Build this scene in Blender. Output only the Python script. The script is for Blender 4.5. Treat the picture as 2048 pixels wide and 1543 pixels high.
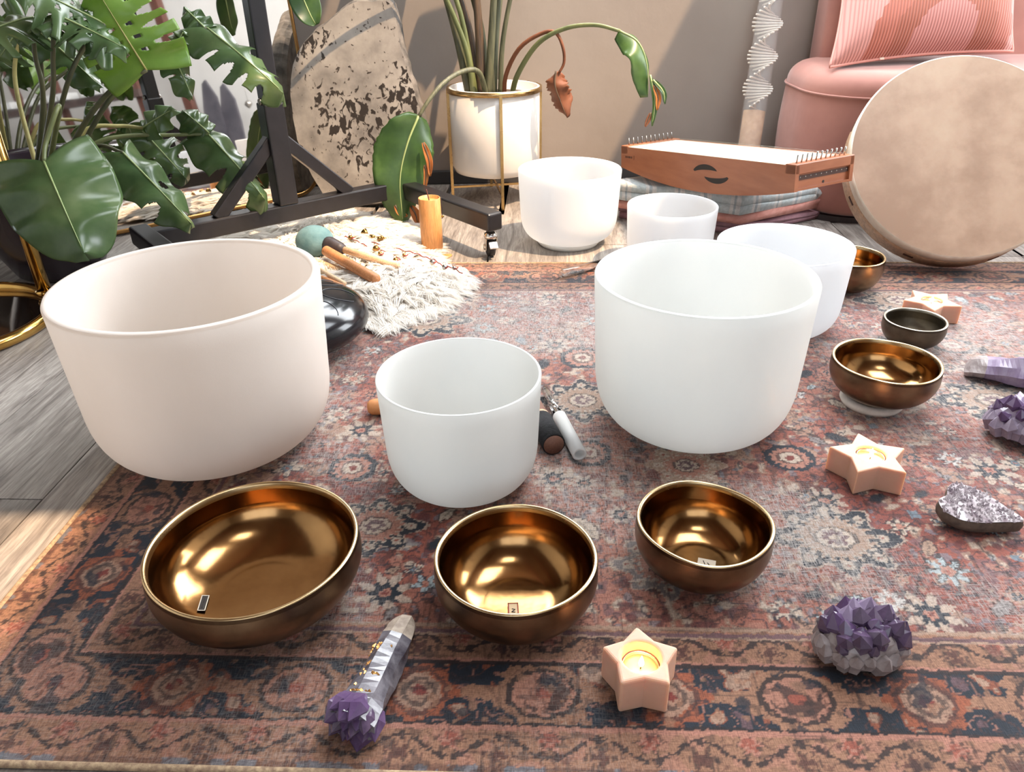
import bpy, bmesh, math, random
import numpy as np
from mathutils import Vector, Matrix

for o in list(bpy.data.objects):
    bpy.data.objects.remove(o, do_unlink=True)
scene = bpy.context.scene
C = scene.collection
R = math.radians
PI = math.pi
rnd = random.Random(7)

# ---------------------------------------------------------------- camera
H, FOC, PITCH, ROLL = 0.68, 1545.0, R(29.1), R(-1.0)
cam_d = bpy.data.cameras.new('camera')
cam = bpy.data.objects.new('camera', cam_d)
C.objects.link(cam)
cam_d.sensor_width = 36.0
cam_d.lens = FOC / 2048.0 * 36.0
cam_d.clip_start = 0.02
cam.matrix_world = Matrix.Translation((0, 0, H)) @ Matrix.Rotation(R(90) - PITCH, 4, 'X') @ Matrix.Rotation(ROLL, 4, 'Z')
scene.camera = cam

# ---------------------------------------------------------------- world, sun, daylight
w = bpy.data.worlds.new('world')
scene.world = w
w.use_nodes = True
bg = w.node_tree.nodes['Background']
bg.inputs[0].default_value = (0.74, 0.84, 1.0, 1)
bg.inputs[1].default_value = 0.8


def add_light(name, kind, loc, energy, col, direction=None, sx=1, sy=1, angle=None):
    ld = bpy.data.lights.new(name, kind)
    ld.energy = energy
    ld.color = col
    if kind == 'AREA':
        ld.shape = 'RECTANGLE'
        ld.size = sx
        ld.size_y = sy
    if angle is not None:
        ld.angle = angle
    lo = bpy.data.objects.new(name, ld)
    C.objects.link(lo)
    lo.location = loc
    if direction is not None:
        lo.rotation_euler = Vector(direction).to_track_quat('-Z', 'Y').to_euler()
    return lo


SUNV = Vector((0.476, -0.29, 1.0))                 # towards the sun
add_light('sun', 'SUN', (2, -2, 5), 2.9, (1.0, 0.70, 0.44), -SUNV, angle=R(0.55))
# daylight coming in through the two roof windows and the right and back windows, plus an added fill behind the camera
add_light('roof_window_daylight', 'AREA', (1.02, 1.42, 2.62), 16.0, (0.93, 0.97, 1.0), (0, 0.02, -1), 0.96, 1.3)
add_light('roof_window_daylight', 'AREA', (0.40, -0.05, 2.62), 3.0, (0.93, 0.97, 1.0), (0, 0.02, -1), 0.6, 0.48)
add_light('tall_window_daylight', 'AREA', (2.74, 1.87, 1.35), 22.0, (0.94, 0.97, 1.0), (-1, -0.1, 0), 1.0, 1.5)
add_light('wall_window_daylight', 'AREA', (0.65, 2.645, 1.58), 50.0, (0.95, 0.98, 1.0), (0, -1, -0.12), 2.4, 1.05)
add_light('front_fill_light', 'AREA', (0.2, -2.33, 1.35), 1.5, (1.0, 0.97, 0.93), (0, 1, 0), 2.2, 1.6)  # unseen fill light added behind the camera
vs = scene.view_settings
vs.view_transform = 'Standard'
vs.look = 'None'
vs.exposure = 1.52
vs.gamma = 1.0
vs.use_curve_mapping = False


# ---------------------------------------------------------------- helpers: floor geometry
def _ray(px, py):
    a, b = px - 1024, py - 771.5
    x = (a * math.cos(ROLL) + b * math.sin(ROLL)) / FOC
    y = (-a * math.sin(ROLL) + b * math.cos(ROLL)) / FOC
    return np.array([x, math.cos(PITCH) - y * math.sin(PITCH), -math.sin(PITCH) - y * math.cos(PITCH)])


def at(px, py, z=0.0):
    """point of the horizontal plane z seen at a photo position"""
    d = _ray(px, py)
    return np.array([0, 0, H]) + d * (z - H) / d[2]


def aty(px, py, Y):
    """point at depth Y seen at a photo position"""
    d = _ray(px, py)
    return np.array([0, 0, H]) + d * Y / d[1]


# ---------------------------------------------------------------- helpers: colour and materials
def lin(c):
    c = np.asarray(c, float) / 255.0
    return np.where(c <= 0.04045, c / 12.92, ((c + 0.055) / 1.055) ** 2.4)


def rgba(c):
    l = lin(c)
    return (float(l[0]), float(l[1]), float(l[2]), 1.0)


MATS = {}


class NT:
    def __init__(s, name):
        s.m = bpy.data.materials.new(name)
        s.m.use_nodes = True
        s.t = s.m.node_tree
        s.n = s.t.nodes
        s.b = s.n['Principled BSDF']
        s.out = s.n['Material Output']
        s.tc = None
        MATS[name] = s.m

    def new(s, kind, **kw):
        nd = s.n.new(kind)
        for k, v in kw.items():
            setattr(nd, k, v)
        return nd

    def link(s, a, b):
        s.t.links.new(a, b)

    def coords(s, scale=(1, 1, 1), rot=(0, 0, 0), src='Object'):
        if s.tc is None:
            s.tc = s.new('ShaderNodeTexCoord')
        mp = s.new('ShaderNodeMapping')
        mp.inputs['Scale'].default_value = scale
        mp.inputs['Rotation'].default_value = rot
        s.link(s.tc.outputs[src], mp.inputs[0])
        return mp.outputs[0]

    def noise(s, scale, detail=4, rough=0.55, co=None, dist=0.0):
        nd = s.new('ShaderNodeTexNoise')
        nd.inputs['Scale'].default_value = scale
        nd.inputs['Detail'].default_value = detail
        nd.inputs['Roughness'].default_value = rough
        nd.inputs['Distortion'].default_value = dist
        s.link(co if co is not None else s.coords(), nd.inputs['Vector'])
        return nd.outputs[0]

    def ramp(s, fac, stops, interp='LINEAR'):
        nd = s.new('ShaderNodeValToRGB')
        nd.color_ramp.interpolation = interp
        e = nd.color_ramp.elements
        while len(e) < len(stops):
            e.new(0.5)
        for i, (p, c) in enumerate(stops):
            e[i].position = p
            e[i].color = rgba(c) if len(c) == 3 else c
        s.link(fac, nd.inputs[0])
        return nd.outputs[0]

    def mix(s, fac, a, b, mode='MIX'):
        nd = s.new('ShaderNodeMix', data_type='RGBA', blend_type=mode)
        for sock, v in ((nd.inputs[0], fac), (nd.inputs[6], a), (nd.inputs[7], b)):
            if hasattr(v, 'is_linked'):
                s.link(v, sock)
            elif isinstance(v, (int, float)):
                sock.default_value = v
            else:
                sock.default_value = rgba(v) if len(v) == 3 else v
        return nd.outputs[2]

    def bump(s, h, strength=0.3, dist=0.002):
        nd = s.new('ShaderNodeBump')
        nd.inputs['Strength'].default_value = strength
        nd.inputs['Distance'].default_value = dist
        s.link(h, nd.inputs['Height'])
        s.link(nd.outputs[0], s.b.inputs['Normal'])

    def col(s, v):
        if hasattr(v, 'is_linked'):
            s.link(v, s.b.inputs['Base Color'])
        else:
            s.b.inputs['Base Color'].default_value = rgba(v)

    def set(s, **kw):
        for k, v in kw.items():
            s.b.inputs[k.replace('_', ' ')].default_value = v
        return s


def simple(name, c1, c2=None, scale=30, rough=0.5, metal=0.0, bump=0.0, bscale=120, stretch=(1, 1, 1), lo=0.35, hi=0.65, detail=4, **kw):
    t = NT(name)
    if c2 is None:
        t.col(c1)
    else:
        t.col(t.ramp(t.noise(scale, detail, co=t.coords(stretch)), [(lo, c1), (hi, c2)]))
    t.set(Roughness=rough, Metallic=metal, **kw)
    if bump:
        t.bump(t.noise(bscale, 4, co=t.coords(stretch)), bump)
    return t.m


def M(name):
    return MATS[name]


# ---------------------------------------------------------------- helpers: meshes (all geometry in metres, world frame)
def mesh_obj(name, V, F, mat=None, parent=None, smooth=False, midx=None):
    me = bpy.data.meshes.new(name)
    V = np.asarray(V, float)
    if parent is not None:
        V = V - np.array(parent['_base'])
    me.from_pydata([tuple(v) for v in V], [], [tuple(f) for f in F])
    o = bpy.data.objects.new(name, me)
    C.objects.link(o)
    mats = mat if isinstance(mat, (list, tuple)) else [mat]
    for m in mats:
        if m is not None:
            me.materials.append(M(m) if isinstance(m, str) else m)
    if midx is not None:
        me.polygons.foreach_set('material_index', np.asarray(midx, dtype=np.int32))
    if smooth:
        me.polygons.foreach_set('use_smooth', np.ones(len(me.polygons), dtype=bool))
    if parent is not None:
        o.parent = parent
        o['_base'] = parent['_base']
    else:
        o['_base'] = (0.0, 0.0, 0.0)
    me.update()
    return o


def place(o, base):
    """move the origin of a one-mesh thing to its base without moving its surface"""
    b = np.array(base, float)
    me = o.data
    me.transform(Matrix.Translation(-Vector(b)))
    o.location = b
    o['_base'] = tuple(float(x) for x in b)
    return o


def thing(name, label, cat, base=(0, 0, 0), group=None):
    o = bpy.data.objects.new(name, None)
    o.empty_display_size = 0.03
    C.objects.link(o)
    o.location = base
    o['_base'] = tuple(float(x) for x in base)
    o['label'] = label
    o['category'] = cat
    if group:
        o['group'] = group
    return o


def tag(o, label, cat=None, group=None, kind=None):
    o['label'] = label
    if cat:
        o['category'] = cat
    if group:
        o['group'] = group
    if kind:
        o['kind'] = kind
    return o


def struct(o, label=None):
    o['kind'] = 'structure'
    if label:
        o['label'] = label
    return o


def dup(o, parent, mtx=None, name=None):
    c = o.copy()
    C.objects.link(c)
    c.parent = parent
    if parent is not None:
        c['_base'] = parent['_base']
    if mtx is not None:
        c.matrix_local = mtx
    return c


def join(*parts):
    V, F, off = [], [], 0
    for v, f in parts:
        v = np.asarray(v, float)
        V.append(v)
        F += [tuple(i + off for i in q) for q in f]
        off += len(v)
    return np.concatenate(V), F


def box(x0, x1, y0, y1, z0, z1):
    V = np.array([(x, y, z) for z in (z0, z1) for y in (y0, y1) for x in (x0, x1)], float)
    F = [(0, 2, 3, 1), (4, 5, 7, 6), (0, 1, 5, 4), (2, 6, 7, 3), (0, 4, 6, 2), (1, 3, 7, 5)]
    return V, F


def bar(a, b, wy, wz, up=(0, 0, 1), ext=0.0):
    """rectangular bar from a to b"""
    a, b, up = np.array(a, float), np.array(b, float), np.array(up, float)
    d = (b - a) / np.linalg.norm(b - a)
    s = np.cross(d, up)
    s /= np.linalg.norm(s)
    u = np.cross(s, d)
    a = a - d * ext
    b = b + d * ext
    V = [p + s * i * wy / 2 + u * j * wz / 2 for p in (a, b) for j in (-1, 1) for i in (-1, 1)]
    F = [(0, 1, 3, 2), (4, 6, 7, 5), (0, 4, 5, 1), (2, 3, 7, 6), (0, 2, 6, 4), (1, 5, 7, 3)]
    return np.array(V), F


def frame_axes(P):
    P = np.asarray(P, float)
    T = np.gradient(P, axis=0)
    T /= np.linalg.norm(T, axis=1)[:, None] + 1e-12
    N = []
    ref = np.array([0, 0, 1.0]) if abs(T[0][2]) < 0.9 else np.array([1.0, 0, 0])
    n = np.cross(T[0], ref)
    n /= np.linalg.norm(n)
    for t in T:
        n = n - t * (n @ t)
        n /= np.linalg.norm(n) + 1e-12
        N.append(n.copy())
    N = np.array(N)
    return T, N, np.cross(T, N)


def tube(P, r, seg=10, caps=True, closed=False):
    P = np.asarray(P, float)
    n = len(P)
    r = np.full(n, r, float) if np.isscalar(r) else np.asarray(r, float)
    T, N, B = frame_axes(P)
    th = np.linspace(0, 2 * PI, seg, endpoint=False)
    V = (P[:, None, :] + r[:, None, None] * (np.cos(th)[None, :, None] * N[:, None, :] + np.sin(th)[None, :, None] * B[:, None, :])).reshape(-1, 3)
    F = []
    m = n if closed else n - 1
    for i in range(m):
        for j in range(seg):
            a, b = i * seg + j, i * seg + (j + 1) % seg
            i2 = (i + 1) % n
            F.append((a, b, i2 * seg + (j + 1) % seg, i2 * seg + j))
    if caps and not closed:
        F.append(tuple(range(seg))[::-1])
        F.append(tuple((n - 1) * seg + j for j in range(seg)))
    return V, F


def rod(a, b, r, seg=12, r2=None):
    return tube([a, b], [r, r if r2 is None else r2], seg)


def crv(pts, n=24):
    """Catmull-Rom through points"""
    P = np.asarray(pts, float)
    Q = np.vstack([2 * P[0] - P[1], P, 2 * P[-1] - P[-2]])
    out = []
    segs = len(P) - 1
    for k in np.linspace(0, segs, n):
        i = min(int(k), segs - 1)
        t = k - i
        p0, p1, p2, p3 = Q[i:i + 4]
        out.append(0.5 * ((2 * p1) + (-p0 + p2) * t + (2 * p0 - 5 * p1 + 4 * p2 - p3) * t * t + (-p0 + 3 * p1 - 3 * p2 + p3) * t ** 3))
    return np.array(out)


def lathe(prof, seg=96, c=(0, 0, 0), close=False):
    """prof: list of (r, z); r = 0 rows become a single vertex"""
    th = np.linspace(0, 2 * PI, seg, endpoint=False)
    V, F, rows = [], [], []
    for r, z in prof:
        if r < 1e-7:
            rows.append([len(V)])
            V.append((c[0], c[1], c[2] + z))
        else:
            rows.append(list(range(len(V), len(V) + seg)))
            V += [(c[0] + r * math.cos(t), c[1] + r * math.sin(t), c[2] + z) for t in th]
    seq = list(range(len(rows)))
    pairs = [(i, i + 1) for i in seq[:-1]] + ([(seq[-1], 0)] if close else [])
    fi = []
    for k, (i, j) in enumerate(pairs):
        A, B = rows[i], rows[j]
        for s in range(seg):
            s2 = (s + 1) % seg
            if len(A) == 1 and len(B) == 1:
                continue
            if len(A) == 1:
                F.append((A[0], B[s2], B[s]))
            elif len(B) == 1:
                F.append((A[s], A[s2], B[0]))
            else:
                F.append((A[s], A[s2], B[s2], B[s]))
            fi.append(k)
    return np.array(V), F, fi


def sphere(c, r, seg=16, rings=10, sc=(1, 1, 1)):
    prof = [(r * math.sin(PI * i / rings) if 0 < i < rings else 0.0, -r * math.cos(PI * i / rings)) for i in range(rings + 1)]
    V, F, _ = lathe(prof, seg)
    return V * np.array(sc) + np.array(c), F


def orient(V, z_axis, origin, x_hint=(1, 0, 0)):
    z = np.array(z_axis, float)
    z /= np.linalg.norm(z)
    x = np.array(x_hint, float)
    x = x - z * (x @ z)
    if np.linalg.norm(x) < 1e-6:
        x = np.array([0, 1.0, 0]) - z * z[1]
    x /= np.linalg.norm(x)
    y = np.cross(z, x)
    return np.asarray(V) @ np.stack([x, y, z]) + np.array(origin, float)


def bevel(o, width, seg=2, angle=35):
    md = o.modifiers.new('bevel', 'BEVEL')
    md.width = width
    md.segments = seg
    md.limit_method = 'ANGLE'
    md.angle_limit = R(angle)
    md.harden_normals = False
    return o


def subsurf(o, lv=2):
    md = o.modifiers.new('subdivision', 'SUBSURF')
    md.levels = lv
    md.render_levels = lv
    return o


def vnoise(P, scale, seed=0, octv=3):
    """cheap smooth value noise on an (n, d) array, result about -1..1"""
    P = np.asarray(P, float) * scale + seed * 17.31
    out = np.zeros(len(P))
    amp, tot = 1.0, 0.0
    for o in range(octv):
        i = np.floor(P).astype(np.int64)
        f = P - i
        f = f * f * (3 - 2 * f)
        acc = np.zeros(len(P))
        d = P.shape[1]
        for corner in range(2 ** d):
            wgt = np.ones(len(P))
            h = np.full(len(P), 1013 * (seed + 1) + o * 7919, dtype=np.int64)
            for k in range(d):
                bit = (corner >> k) & 1
                wgt = wgt * (f[:, k] if bit else 1 - f[:, k])
                h = (h * 1597334677 + (i[:, k] + bit) * 3812015801) & 0xFFFFFFFF
                h = (h ^ (h >> 15)) & 0xFFFFFFFF
            h = (h * 2246822519) & 0xFFFFFFFF
            h = (h ^ (h >> 13)) & 0xFFFF
            acc += wgt * (h / 32767.5 - 1)
        out += amp * acc
        tot += amp
        amp *= 0.5
        P = P * 2.03 + 5.1
    return out / tot

# ================================================================ materials
simple('plaster', (162, 152, 143), (148, 138, 130), 2.2, 0.9, bump=0.35, bscale=26, lo=0.3, hi=0.7)
simple('white_wall', (226, 224, 220), (214, 211, 206), 2.0, 0.9)
simple('baseboard_paint', (72, 70, 70), (60, 58, 58), 8, 0.6)
simple('dark_taupe', (112, 100, 92), rough=0.9)


def wood(name, stops, scale=(14, 1.1, 14), rough=0.5, bump=0.1, dist=1.4, vary=0.0, ring=3.0, src='Object', spec=0.4):
    t = NT(name)
    co = t.coords(scale, src=src)
    if vary:
        oi = t.new('ShaderNodeObjectInfo')
        ad = t.new('ShaderNodeVectorMath', operation='ADD')
        sc = t.new('ShaderNodeVectorMath', operation='SCALE')
        sc.inputs[0].default_value = (37.0, 19.0, 23.0)
        t.link(oi.outputs['Random'], sc.inputs['Scale'])
        t.link(co, ad.inputs[0])
        t.link(sc.outputs[0], ad.inputs[1])
        co = ad.outputs[0]
    n1 = t.noise(ring, 6, 0.62, co, dist)
    c = t.ramp(n1, stops)
    n2 = t.noise(ring * 7, 3, 0.6, co, 0.4)
    c = t.mix(0.35, c, t.ramp(n2, [(0.35, (70, 66, 63)), (0.62, (255, 255, 255))]), 'MULTIPLY')
    if vary:
        v = t.new('ShaderNodeMapRange')
        v.inputs[3].default_value = 1 - vary
        v.inputs[4].default_value = 1 + vary * 0.6
        t.link(oi.outputs['Random'], v.inputs[0])
        hv = t.new('ShaderNodeHueSaturation')
        t.link(v.outputs[0], hv.inputs['Value'])
        t.link(c, hv.inputs['Color'])
        c = hv.outputs[0]
    t.col(c)
    t.set(Roughness=rough)
    t.b.inputs['Specular IOR Level'].default_value = spec
    t.bump(n2, bump, 0.001)
    return t.m


wood('plank_wood', [(0.25, (98, 91, 86)), (0.45, (148, 140, 133)), (0.6, (176, 169, 161)), (0.78, (120, 112, 106))], (13, 1.0, 13), 0.45, 0.12, 1.6, vary=0.28)
simple('cherry_wood', (168, 104, 70), (146, 86, 56), 7, 0.35, stretch=(1.6, 0.8, 6), lo=0.3, hi=0.7, detail=6)
wood('bamboo_wood', [(0.3, (196, 134, 78)), (0.6, (220, 160, 100)), (0.8, (205, 143, 86))], (90, 90, 5), 0.4, 0.04, 0.4, ring=1.2)
simple('spruce_wood', (244, 232, 208), (238, 224, 198), 12, 0.4)
wood('stick_wood', [(0.3, (188, 124, 78)), (0.7, (206, 142, 94))], (20, 20, 20), 0.45, 0.03, 0.8)
wood('pale_wood', [(0.3, (214, 178, 140)), (0.7, (228, 196, 160))], (20, 20, 20), 0.5, 0.03, 0.8)
wood('ceiling_boards', [(0.3, (92, 68, 52)), (0.7, (120, 92, 72))], (14, 1.5, 14), 0.7, 0.05, 0.8)
wood('brown_beam', [(0.3, (88, 52, 42)), (0.7, (116, 72, 58))], (20, 20, 3), 0.5, 0.05, 0.8)

# ================================================================ the room
bxs = lambda name, *b, mat='white_wall': struct(mesh_obj(name, *box(*b), mat))
WY = 2.66                                             # face of the back wall
sub = bxs('floor', -2.4, 2.9, -2.45, 3.0, -0.06, -0.012, mat='baseboard_paint')
tag(sub, 'grey wood plank floor', kind='structure')
# planks run away from the camera, one object per plank; far ones under the rug share the same boards
PW, PL, PANG = 0.192, 1.22, R(-3.0)
pm = bpy.data.meshes.new('plank')
pv, pf = box(-PW / 2 + 0.0012, PW / 2 - 0.0012, -PL / 2 + 0.0012, PL / 2 - 0.0012, -0.012, 0.0)
pm.from_pydata([tuple(v) for v in pv], [], pf)
pm.materials.append(M('plank_wood'))
ca, sa = math.cos(PANG), math.sin(PANG)
for i in range(-11, 15):
    off = (i * 0.47) % PL
    for j in range(-1, 4):
        lx = -0.06 + i * PW
        ly = -0.3 + j * PL + off
        x, y = lx * ca - ly * sa, lx * sa + ly * ca
        if not (-2.25 < x < 2.75 and -1.0 < y < 3.2 and y - PL / 2 < 2.6):
            continue
        o = bpy.data.objects.new('plank', pm)
        C.objects.link(o)
        o.parent = sub
        o.location = (x, y, 0)
        o.rotation_euler = (0, 0, PANG)
        y1 = min(y + PL / 2, 2.658)                   # the last boards are cut where they meet the wall
        if y1 < y + PL / 2:
            o.location.y = (y - PL / 2 + y1) / 2
            o.scale.y = (y1 - y + PL / 2) / PL

wb = struct(mesh_obj('wall_back', *join(box(-2.4, -0.6, WY, WY + 0.2, -0.012, 2.7), box(1.9, 2.9, WY, WY + 0.2, -0.012, 2.7),
                                        box(-0.6, 1.9, WY, WY + 0.2, -0.012, 1.02), box(-0.6, 1.9, WY, WY + 0.2, 2.14, 2.7)), 'plaster'))
tag(wb, 'taupe plastered back wall', kind='structure')
bb = bxs('baseboard_back', -2.4, 2.9, WY - 0.012, WY + 0.01, 0.0, 0.045, mat='baseboard_paint')
bevel(bb, 0.004)
bxs('wall_left', -2.5, -2.3, -2.45, 2.9, -0.012, 2.7)
# right wall with one tall window
wr = struct(mesh_obj('wall_right', *join(box(2.8, 2.95, -2.45, 1.36, -0.012, 2.7), box(2.8, 2.95, 2.38, 2.9, -0.012, 2.7),
                                         box(2.8, 2.95, 1.36, 2.38, -0.012, 0.58), box(2.8, 2.95, 1.36, 2.38, 2.12, 2.7)), 'white_wall'))
# unseen wall behind the camera, dark to cut front fill, with an added window
wf = struct(mesh_obj('wall_front', *join(box(-2.4, -0.92, -2.5, -2.38, -0.012, 2.7), box(1.32, 2.9, -2.5, -2.38, -0.012, 2.7),
                                         box(-0.92, 1.32, -2.5, -2.38, -0.012, 0.54), box(-0.92, 1.32, -2.5, -2.38, 2.16, 2.7)), 'dark_taupe'))
simple('window_paint', (232, 230, 226), rough=0.4)


def window_frame(name, axis, c, a0, a1, z0, z1):
    w_ = 0.05
    def bb_(p0, p1, q0, q1):
        return box(c - 0.03, c + 0.03, p0, p1, q0, q1) if axis == 'x' else box(p0, p1, c - 0.03, c + 0.03, q0, q1)
    m = (a0 + a1) / 2
    o = mesh_obj(name, *join(bb_(a0, a1, z0, z0 + w_), bb_(a0, a1, z1 - w_, z1), bb_(a0, a0 + w_, z0 + w_, z1 - w_),
                             bb_(a1 - w_, a1, z0 + w_, z1 - w_), bb_(m - w_ / 2, m + w_ / 2, z0 + w_, z1 - w_)), 'window_paint')
    return struct(o)


window_frame('window_1', 'x', 2.875, 1.36, 2.38, 0.58, 2.12)
window_frame('window_2', 'y', -2.44, -0.92, 1.32, 0.54, 2.16)
window_frame('window_3', 'y', WY + 0.1, -0.6, 1.9, 1.02, 2.14)
# ceiling with two roof windows: the sun falls through them
CZ = 2.66
A = (0.45, 1.60, 0.97, 2.10)                          # x0 x1 y0 y1 of the roof windows at ceiling level
B = (0.10, 0.70, -0.34, 0.10)
shift = lambda r: (r[0] + 0.076, r[1] + 0.076, r[2] - 0.046, r[3] - 0.046)
xs = [-2.4, B[0], A[0], B[1], A[1], 2.9]
ys = [-2.45, B[2], B[3], A[2], A[3], 2.9]
parts = []
for i in range(5):
    for j in range(5):
        mx, my = (xs[i] + xs[i + 1]) / 2, (ys[j] + ys[j + 1]) / 2
        if A[0] < mx < A[1] and A[2] < my < A[3] or B[0] < mx < B[1] and B[2] < my < B[3]:
            continue
        parts.append(box(xs[i], xs[i + 1], ys[j], ys[j + 1], CZ, CZ + 0.04))
ceil = struct(mesh_obj('ceiling', *join(*parts), 'ceiling_boards'))
for x in (-1.9, -1.2, -0.5, 1.85, 2.5):
    mesh_obj('beam', *box(x - 0.05, x + 0.05, -2.36, WY - 0.005, CZ - 0.12, CZ), 'brown_beam', ceil)

# ================================================================ rug: printed flat-weave, colours stored per knot
RO = np.array([-0.632, 0.487])
RA = R(-2.75)
RU = np.array([math.cos(RA), math.sin(RA)])
RV = np.array([-math.sin(RA), math.cos(RA)])
RL, RW = 2.15, 1.392                                   # length, depth
RTOP = 0.0045


def ruv(px, py):
    p = at(px, py, RTOP)[:2] - RO
    return float(p @ RU), float(p @ RV)


def make_rug():
    u1 = np.concatenate([np.arange(0, 1.45, 0.0021), np.arange(1.45, RL + 1e-6, 0.0045)])
    v1 = [0.0]
    while v1[-1] < RW:
        v1.append(v1[-1] + 0.0017 + 0.0013 * v1[-1] / RW)
    v1 = np.array(v1)
    v1 *= RW / v1[-1]
    nu, nv = len(u1), len(v1)
    U0, V0 = np.meshgrid(u1, v1)                       # rows = v
    P = np.stack([U0.ravel(), V0.ravel()], 1)
    jit = vnoise(P, 210, 3, 2).reshape(U0.shape) * 0.0022
    jit2 = vnoise(P, 210, 4, 2).reshape(U0.shape) * 0.0022
    q = 0.0030
    U = np.round((U0 + jit) / q) * q
    V = np.round((V0 + jit2) / q) * q
    K = {k: lin(c) for k, c in dict(rust=(158, 88, 72), red=(132, 62, 54), pink=(184, 130, 112), tan=(176, 146, 126), cream=(206, 188, 170),
                                    pale=(206, 200, 194), navy=(32, 40, 52), ink=(40, 31, 33), blue=(116, 134, 146), ice=(176, 188, 190),
                                    btan=(162, 120, 96), brown=(92, 58, 50), orange=(158, 90, 64), mauve=(118, 88, 92), grey=(140, 130, 128)).items()}
    Cc = np.zeros(U.shape + (3,))
    # field: rust with broad pink / mauve drift
    n = vnoise(P, 4.2, 11, 3).reshape(U.shape)
    n2 = vnoise(P, 17, 12, 3).reshape(U.shape)
    Cc[:] = K['rust']
    f = np.clip(n * 1.6 + 0.25, 0, 1)[..., None]
    Cc = Cc * (1 - f * 0.7) + K['pink'] * f * 0.7
    f = np.clip(-n * 1.8 - 0.1, 0, 1)[..., None]
    Cc = Cc * (1 - f * 0.6) + K['red'] * f * 0.6
    f = (np.abs(n2) < 0.05)[..., None] * 0.55          # thin scribbled outlines all over the field
    Cc = Cc * (1 - f) + K['ink'] * f
    f = (n2 > 0.42)[..., None] * 0.75
    Cc = Cc * (1 - f) + K['tan'] * f
    f = (n2 < -0.5)[..., None] * 0.6
    Cc = Cc * (1 - f) + K['mauve'] * f
    # small scrambled flecks of the worn print
    n4, n5, n6 = (vnoise(P, s_, sd_, 2).reshape(U.shape) for s_, sd_ in ((62, 13), (75, 14), (48, 15)))
    for m_, col_, a_ in ((n4 > 0.34, 'tan', 0.7), (n4 > 0.52, 'cream', 0.8), (n5 > 0.46, 'blue', 0.55), (n5 < -0.46, 'mauve', 0.7), (n6 < -0.5, 'red', 0.7), (n6 > 0.5, 'pink', 0.7),
                         (np.abs(n4) < 0.05, 'ink', 0.6), (np.abs(n6 - 0.3) < 0.045, 'navy', 0.75), (n6 < -0.44, 'navy', 0.35)):
        m2 = m_[..., None] * a_
        Cc = Cc * (1 - m2) + K[col_] * m2

    def win(cu, cv, r):
        i0, i1 = np.searchsorted(u1, [cu - r, cu + r])
        j0, j1 = np.searchsorted(v1, [cv - r, cv + r])
        return slice(j0, j1), slice(i0, i1)

    def put(sl, mask, col, a=1.0):
        sub_ = Cc[sl]
        sub_[mask] = sub_[mask] * (1 - a) + K[col] * a

    def polar(cu, cv, r, rot=0.0):
        sl = win(cu, cv, r)
        x, y = U[sl] - cu, V[sl] - cv
        return sl, np.hypot(x, y), np.arctan2(y, x) + rot, x, y

    def flower(cu, cv, r, n_=8, petal='cream', core='pink', line='ink', rot=0.0, heart='rust'):
        sl, d, th, x, y = polar(cu, cv, r * 1.3, rot)
        rr = r * (0.70 + 0.30 * np.cos(n_ * th))
        put(sl, d < rr * 1.16 + 0.0015, line, 0.85)
        put(sl, d < rr, petal)
        put(sl, (d < rr * 0.9) & (np.abs(np.sin(n_ * th / 2)) < 0.16) & (d > r * 0.3), line, 0.5)
        put(sl, d < r * 0.40, line, 0.8)
        put(sl, d < r * 0.33, core)
        put(sl, d < r * 0.14, heart)

    def star(cu, cv, r, petal='cream', rot=0.0):
        sl, d, th, x, y = polar(cu, cv, r * 2.2, rot)
        put(sl, d < r * (1.35 + 0.45 * np.cos(8 * th + PI)), petal, 0.8)
        put(sl, d < r * (0.62 + 0.42 * np.abs(np.cos(4 * th)) ** 2.2), 'navy')
        put(sl, d < r * 0.36, 'pink')
        put(sl, d < r * 0.16, 'red')

    def octd(x, y, a, b, k=0.74):
        return np.maximum(np.maximum(np.abs(x) / a, np.abs(y) / b), (np.abs(x) / a + np.abs(y) / b) * k)

    def medal(cu, cv, a, b, ring='navy', body='tan', lobes=8):
        r = max(a, b) * 1.45
        sl, d, th, x, y = polar(cu, cv, r)
        o_ = octd(x, y, a, b)
        lob = 1.0 + 0.20 * np.cos(lobes * th) * (np.abs(np.cos(lobes * th)) > 0.25)
        put(sl, o_ < lob * 1.06, 'cream', 0.7)
        put(sl, o_ < lob, ring)
        zz = 0.06 * np.sign(np.sin(th * 22))
        put(sl, o_ < 0.68 + zz, 'cream', 0.9)
        put(sl, o_ < 0.62 + zz, body)
        put(sl, np.abs(o_ - 0.36) < 0.028, 'ink', 0.8)
        put(sl, o_ < 0.33, 'cream')
        put(sl, o_ < 0.22 + 0.05 * np.cos(8 * th), 'mauve')
        put(sl, o_ < 0.10, 'cream')
        for k in range(lobes):                          # light eyes in the dark lobes
            t = 2 * PI * k / lobes
            ex, ey = math.cos(t) * a * 0.86, math.sin(t) * b * 0.86
            e = np.hypot(x - ex, y - ey)
            put(sl, e < 0.10 * min(a, b) + 0.0022, 'cream', 0.85)
            put(sl, e < 0.0022, 'rust')

    def ringo(cu, cv, a, b):
        sl, d, th, x, y = polar(cu, cv, max(a, b) * 1.3)
        o_ = octd(x, y, a, b, 0.70)
        put(sl, o_ < 1.0, 'navy')
        put(sl, o_ < 0.74 + 0.05 * np.sign(np.sin(th * 16)), 'pink')
        put(sl, np.abs(o_ - 0.44) < 0.06, 'ink', 0.75)
        put(sl, o_ < 0.38, 'cream')
        put(sl, o_ < 0.18, 'red')

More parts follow.
